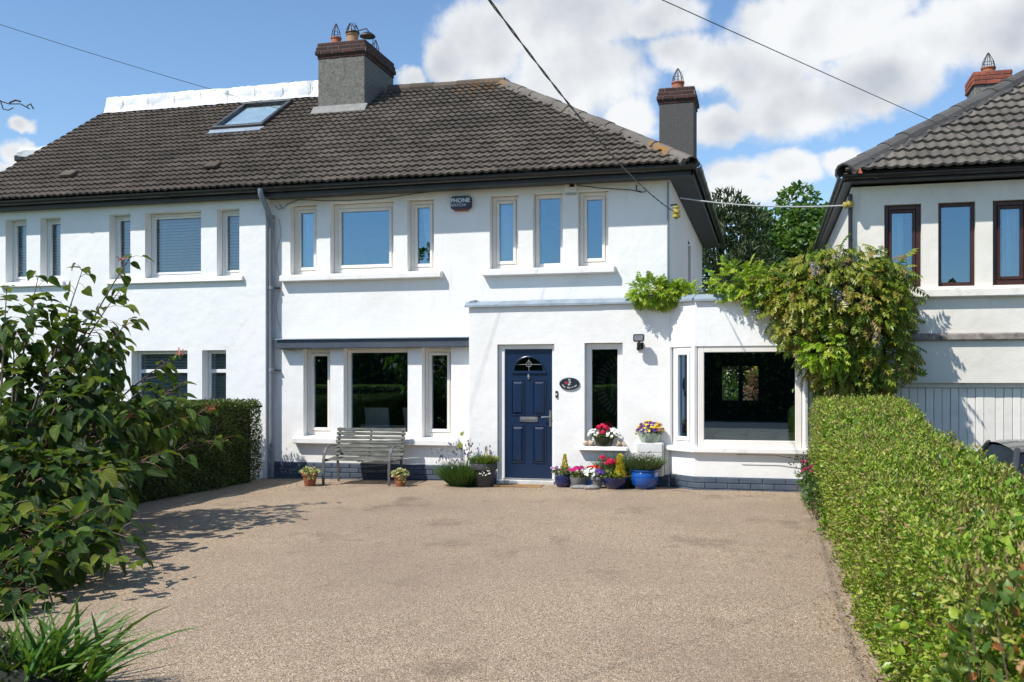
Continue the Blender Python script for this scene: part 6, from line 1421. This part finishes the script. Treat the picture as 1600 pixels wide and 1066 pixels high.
P, O = blob_points(b4, 5200, .5); n = len(P); P[:, 2] = np.maximum(P[:, 2], .01); leaves('foliage', P, nrm(O + RNG.normal(size=(n, 3))*.6), nrm(O + RNG.normal(size=(n, 3))*.5), .03*(.6 + .7*RNG.random(n)), T_SMALL, leafmat('dark_cover', [(0, (.012, .020, .008)), (.7, (.03, .042, .014)), (1, (.06, .05, .025))]), gc)
m = MB()
for c, rr in b4: t_ = MB().lathe((0, 0, 0), [(max(.02, math.sin(math.pi*k/6))*.8, -.8*math.cos(math.pi*k/6)) for k in range(7)], 12); m.add([(c[0]+v[0]*rr[0], c[1]+v[1]*rr[1], c[2]+v[2]*rr[2]) for v in t_.v], t_.f)
m.build('shade_fill', M('cover_shade', (.010, .012, .007), None, .95, 9), gc)  # near-black filler painted as the shade under the leaves

# ------------------------------------------------------------------ trees beyond and behind
def tree(name, label, x, y, h, blobs, n, size, mat, tpl=T_MED, cat='tree', droop=0., shell=.5, z0=-.1, group=None, single=0):
    t = thing(name, label, cat, (x, y, z0), group); tk = MB(); rr = random.Random(int(x*10 + y)); top = Vector((x, y, z0 + h*.8))
    tk.tube([(x, y, z0-.1), (x+.05, y, z0+h*.3), tuple(top)], [h*.022, h*.018, h*.005], 8)
    for c, q in blobs:
        s = Vector((x, y, z0 + h*rr.uniform(.25, .5))); tk.tube([s, s.lerp(Vector(c), .5) + Vector((0, 0, .1)), Vector(c)], [h*.010, h*.007, h*.003], 6)
    tk.build('trunk', WOODY, t)
    P, O = blob_points(blobs, n, shell); k = len(P); ax = nrm(O*.8 + RNG.normal(size=(k, 3))*.6 + np.array((0, 0, -droop))); no = nrm(O*.7 + RNG.normal(size=(k, 3))*.5 + np.array((0, 0, .4)))
    leaves('crown', P, ax, no, size*(.6 + .8*RNG.random(k)), tpl, mat, t, single); return t
def clumps(c, R, n, r0, seed, zs=1.):
    g = random.Random(seed); out = []
    for _ in range(n):
        while True:
            u = Vector((g.uniform(-1, 1), g.uniform(-1, 1), g.uniform(-1, 1)))
            if u.length < 1: break
        q = r0*g.uniform(.7, 1.3); out.append(((c[0]+u.x*R[0], c[1]+u.y*R[1], c[2]+u.z*R[2]), (q, q, q*.8*zs)))
    return out
tree('broadleaf_tree', 'leafy green tree rising between the two houses', .8, 34, 8.6, clumps((.75, 34, 5.4), (1.9, 1.3, 2.5), 60, .68, 3) + [((-.55, 33.8, 6.9), (.25, .25, .35)), ((-.62, 33.8, 7.35), (.16, .16, .22))], 40000, .16, TREEM)
tree('conifer_tree', 'dark feathery conifer left of the leafy tree in the gap', -1.4, 31, 8.4, clumps((-1.3, 31, 4.2), (1.0, .9, 3.3), 30, .6, 5, 1.5), 20000, .19, CONIFM, (T_SMALL[0]*np.array((.5, 1, 1)), T_SMALL[1]), droop=-.7)
tree('conifer_tree', 'darker conifer behind the wisteria on the left of the gap', -.1, 29.5, 6.4, clumps((-.2, 29.5, 2.9), (1.5, .8, 2.2), 34, .6, 7, 1.3), 18000, .18, CONIFM, (T_SMALL[0]*np.array((.5, 1, 1)), T_SMALL[1]), droop=-.6)
tree('broadleaf_tree', 'shadowed green tree low in the gap beside the cream house', 3.2, 32, 6.8, clumps((3.0, 32, 4.2), (1.6, 1.0, 2.0), 18, .6, 8), 8000, .18, TREEM)
# back garden seen through the bay
for i, (x, y, z, rr, m_, lb) in enumerate(((-1.0, 26.5, 1.2, .9, TREEM, 'dark garden shrub seen through the bay and rear window'), (-.35, 26.2, 1.2, .55, leafmat('rust_shrub', [(0, (.20, .07, .05)), (1, (.30, .16, .10))]), 'rusty pink garden shrub seen through the rear window'), (.3, 26.3, 1.35, .9, IVY, 'bright green garden shrub seen through the rear window'))):
    t = tree('garden_shrub', lb, x, y, 2.0, clumps((x, y, z), (rr*.6, .4, .8), 7, rr*.5, 40+i), 1600, .09, m_, cat='shrub')
    if i == 1:
        for q in range(4): flower((x - .1 + q*.12, y-.5, 2.0 + .1*math.sin(q*2)), .13, PETY, t, 30)
# the far side of the road, mirrored in the window panes
hb = thing('hedge', 'roadside hedge behind the camera mirrored in the lower windows', 'hedge', (-9, -4.6, 0))
MB().box(-20, -3.3, -5.0, -4.2, -.05, 1.35).build('shade_core', M('road_hedge_shade', (.02, .028, .01), None, .95, 9), hb)  # dark block, shade between the leaves put into its colour
n = 14000; P = np.stack([-20 + 16.7*RNG.random(n), -4.15 - .9*RNG.random(n), 1.42*RNG.random(n)], 1); k = RNG.random(n) < .45; P[k, 2] = 1.4; P[~k, 1] = -4.16; O = np.where(k[:, None], (0, 0, 1.), (0, 1., 0))
leaves('foliage', P, nrm(O + RNG.normal(size=(n, 3))*.6), nrm(O + RNG.normal(size=(n, 3))*.5), .07, T_SMALL, HEDGE_R, hb)
bk = thing('added_hedge', 'tall dense hedge added out of view to darken the lower window reflections', 'hedge', (-5, -15, 0))  # unseen hedge added so that the lower panes reflect something dark
MB().box(-45, 35, -15.6, -14.6, -.1, 3.6).build('shade_core', M('far_hedge_shade', (.012, .018, .007), (.02, .026, .01), .95, 2), bk)  # solid block painted dark in place of shade behind the foliage
n = 16000; P = np.stack([-45 + 80*RNG.random(n), -14.55 + .25*RNG.normal(size=n), 4.0*RNG.random(n)**.8 + .3*RNG.normal(size=n)], 1); O = np.tile((0, 1., .2), (n, 1))
leaves('foliage', P, nrm(O + RNG.normal(size=(n, 3))*.7), nrm(O + RNG.normal(size=(n, 3))*.6), .22, T_MED, TREEM, bk)
for i, (x, y, h, w_) in enumerate(((-22, -17, 6.6, 2.6), (-17.6, -19, 9.2, 1.9), (-10, -17, 6.2, 2.4), (-5, -19, 8.6, 2.2), (0.5, -17, 6.4, 2.5), (6, -18, 7.2, 2.6), (12, -17, 6.2, 2.6), (-29, -19, 7.0, 3.), (19, -18, 6.5, 3.))):
    tree('roadside_tree', ['broad tree', 'tall tree', 'rounded tree', 'tallest tree', 'bushy tree', 'spreading tree', 'low tree', 'outermost left tree', 'outermost right tree'][i] + ' across the road behind the camera mirrored in the panes', x, y, h, clumps((x, y, h*.48), (w_, 1.5, h*.40), 22, 1.15, 60+i), 3800, .34, TREEM, group='trees across the road')

# ------------------------------------------------------------------ car on the neighbour's drive
car = thing('parked_car', 'blue car with dark glass behind the right hedge, only its roof showing', 'car', (3.02, 10.3, -.5))
def build_car():
    X, Y, Z = 3.02, 11.2, -.49; BODY = M('blue_car_paint', (.055, .19, .28), (.05, .17, .25), .25, 3, metal=.3, coat=.8); CG = M('dark_car_glass', (.012, .014, .016), None, .06, 3); ROOFM = M('dark_roof', (.05, .052, .055), None, .22, 3, coat=.5)
    secs = [(-2.0, .62, .25, .62), (-1.9, .78, .18, .70), (-1.1, .86, .18, .86), (-.75, .87, .18, .92), (0, .88, .18, .93), (1.2, .88, .18, .95), (1.75, .84, .20, .92), (1.9, .74, .3, .80)]
    vs = []; fs = []
    for y, w, a, b in secs: vs += [(X-w, Y+y, Z+a+.05), (X-w, Y+y, Z+b-.10), (X-w+.10, Y+y, Z+b), (X+w-.10, Y+y, Z+b), (X+w, Y+y, Z+b-.10), (X+w, Y+y, Z+a+.05), (X+w-.1, Y+y, Z+a), (X-w+.1, Y+y, Z+a)]
    for i in range(len(secs)-1): fs += [(8*i+k, 8*i+(k+1) % 8, 8*i+8+(k+1) % 8, 8*i+8+k) for k in range(8)]
    fs += [tuple(range(8)), tuple(8*(len(secs)-1)+k for k in range(8))]; MB().add(vs, fs).build('body', BODY, car, smooth=True)
    B = [(-1.0, .78, .88), (1.65, .76, .92)]; T = [(-.25, .56, 1.36), (1.15, .54, 1.36)]
    bl, br = [(X-w, Y+y, Z+z) for y, w, z in B], [(X+w, Y+y, Z+z) for y, w, z in B]; tl, tr_ = [(X-w, Y+y, Z+z) for y, w, z in T], [(X+w, Y+y, Z+z) for y, w, z in T]
    MB().add([bl[0], br[0], tr_[0], tl[0]], [(0, 1, 2, 3)]).build('windscreen', CG, car); MB().add([bl[1], br[1], tr_[1], tl[1]], [(0, 1, 2, 3)]).build('rear_window', CG, car)
    MB().add([bl[0], bl[1], tl[1], tl[0]], [(0, 1, 2, 3)]).build('side_window', CG, car); MB().add([br[0], br[1], tr_[1], tr_[0]], [(0, 1, 2, 3)]).build('side_window', CG, car)
    rf = [(-.30, .58, 1.36), (-.1, .60, 1.40), (.5, .60, 1.425), (1.0, .58, 1.40), (1.18, .55, 1.36)]; vs = []; fs = []
    for y, w, z in rf: vs += [(X-w, Y+y, Z+z-.025), (X-w*.8, Y+y, Z+z), (X, Y+y, Z+z+.012), (X+w*.8, Y+y, Z+z), (X+w, Y+y, Z+z-.025)]
    for i in range(4): fs += [(5*i+k, 5*i+k+1, 5*i+6+k, 5*i+5+k) for k in range(4)]
    MB().add(vs, fs).build('roof', ROOFM, car, smooth=True)
    for a, b in ((bl[0], tl[0]), (br[0], tr_[0]), (bl[1], tl[1]), (br[1], tr_[1])): MB().tube([a, b], .035, 8).build('pillar', ROOFM, car)
    for sx in (-.80, .80):
        for sy in (-1.3, 1.25):
            w = MB().lathe((0, 0, 0), [(.18, -.09), (.29, -.10), (.31, -.06), (.31, .06), (.29, .10), (.18, .09)], 22).build('wheel', DARKPL, car, smooth=True); w.data.transform(Matrix.Translation((X+sx, Y+sy, Z+.31)) @ Matrix.Rotation(math.pi/2, 4, 'Y'))
        MB().obox((X+sx*1.22, Y-.72, Z+.98), (.09, 0, 0), (0, .05, 0), (0, 0, .06)).build('wing_mirror', BODY, car, bevel=.02, segs=2)
build_car()
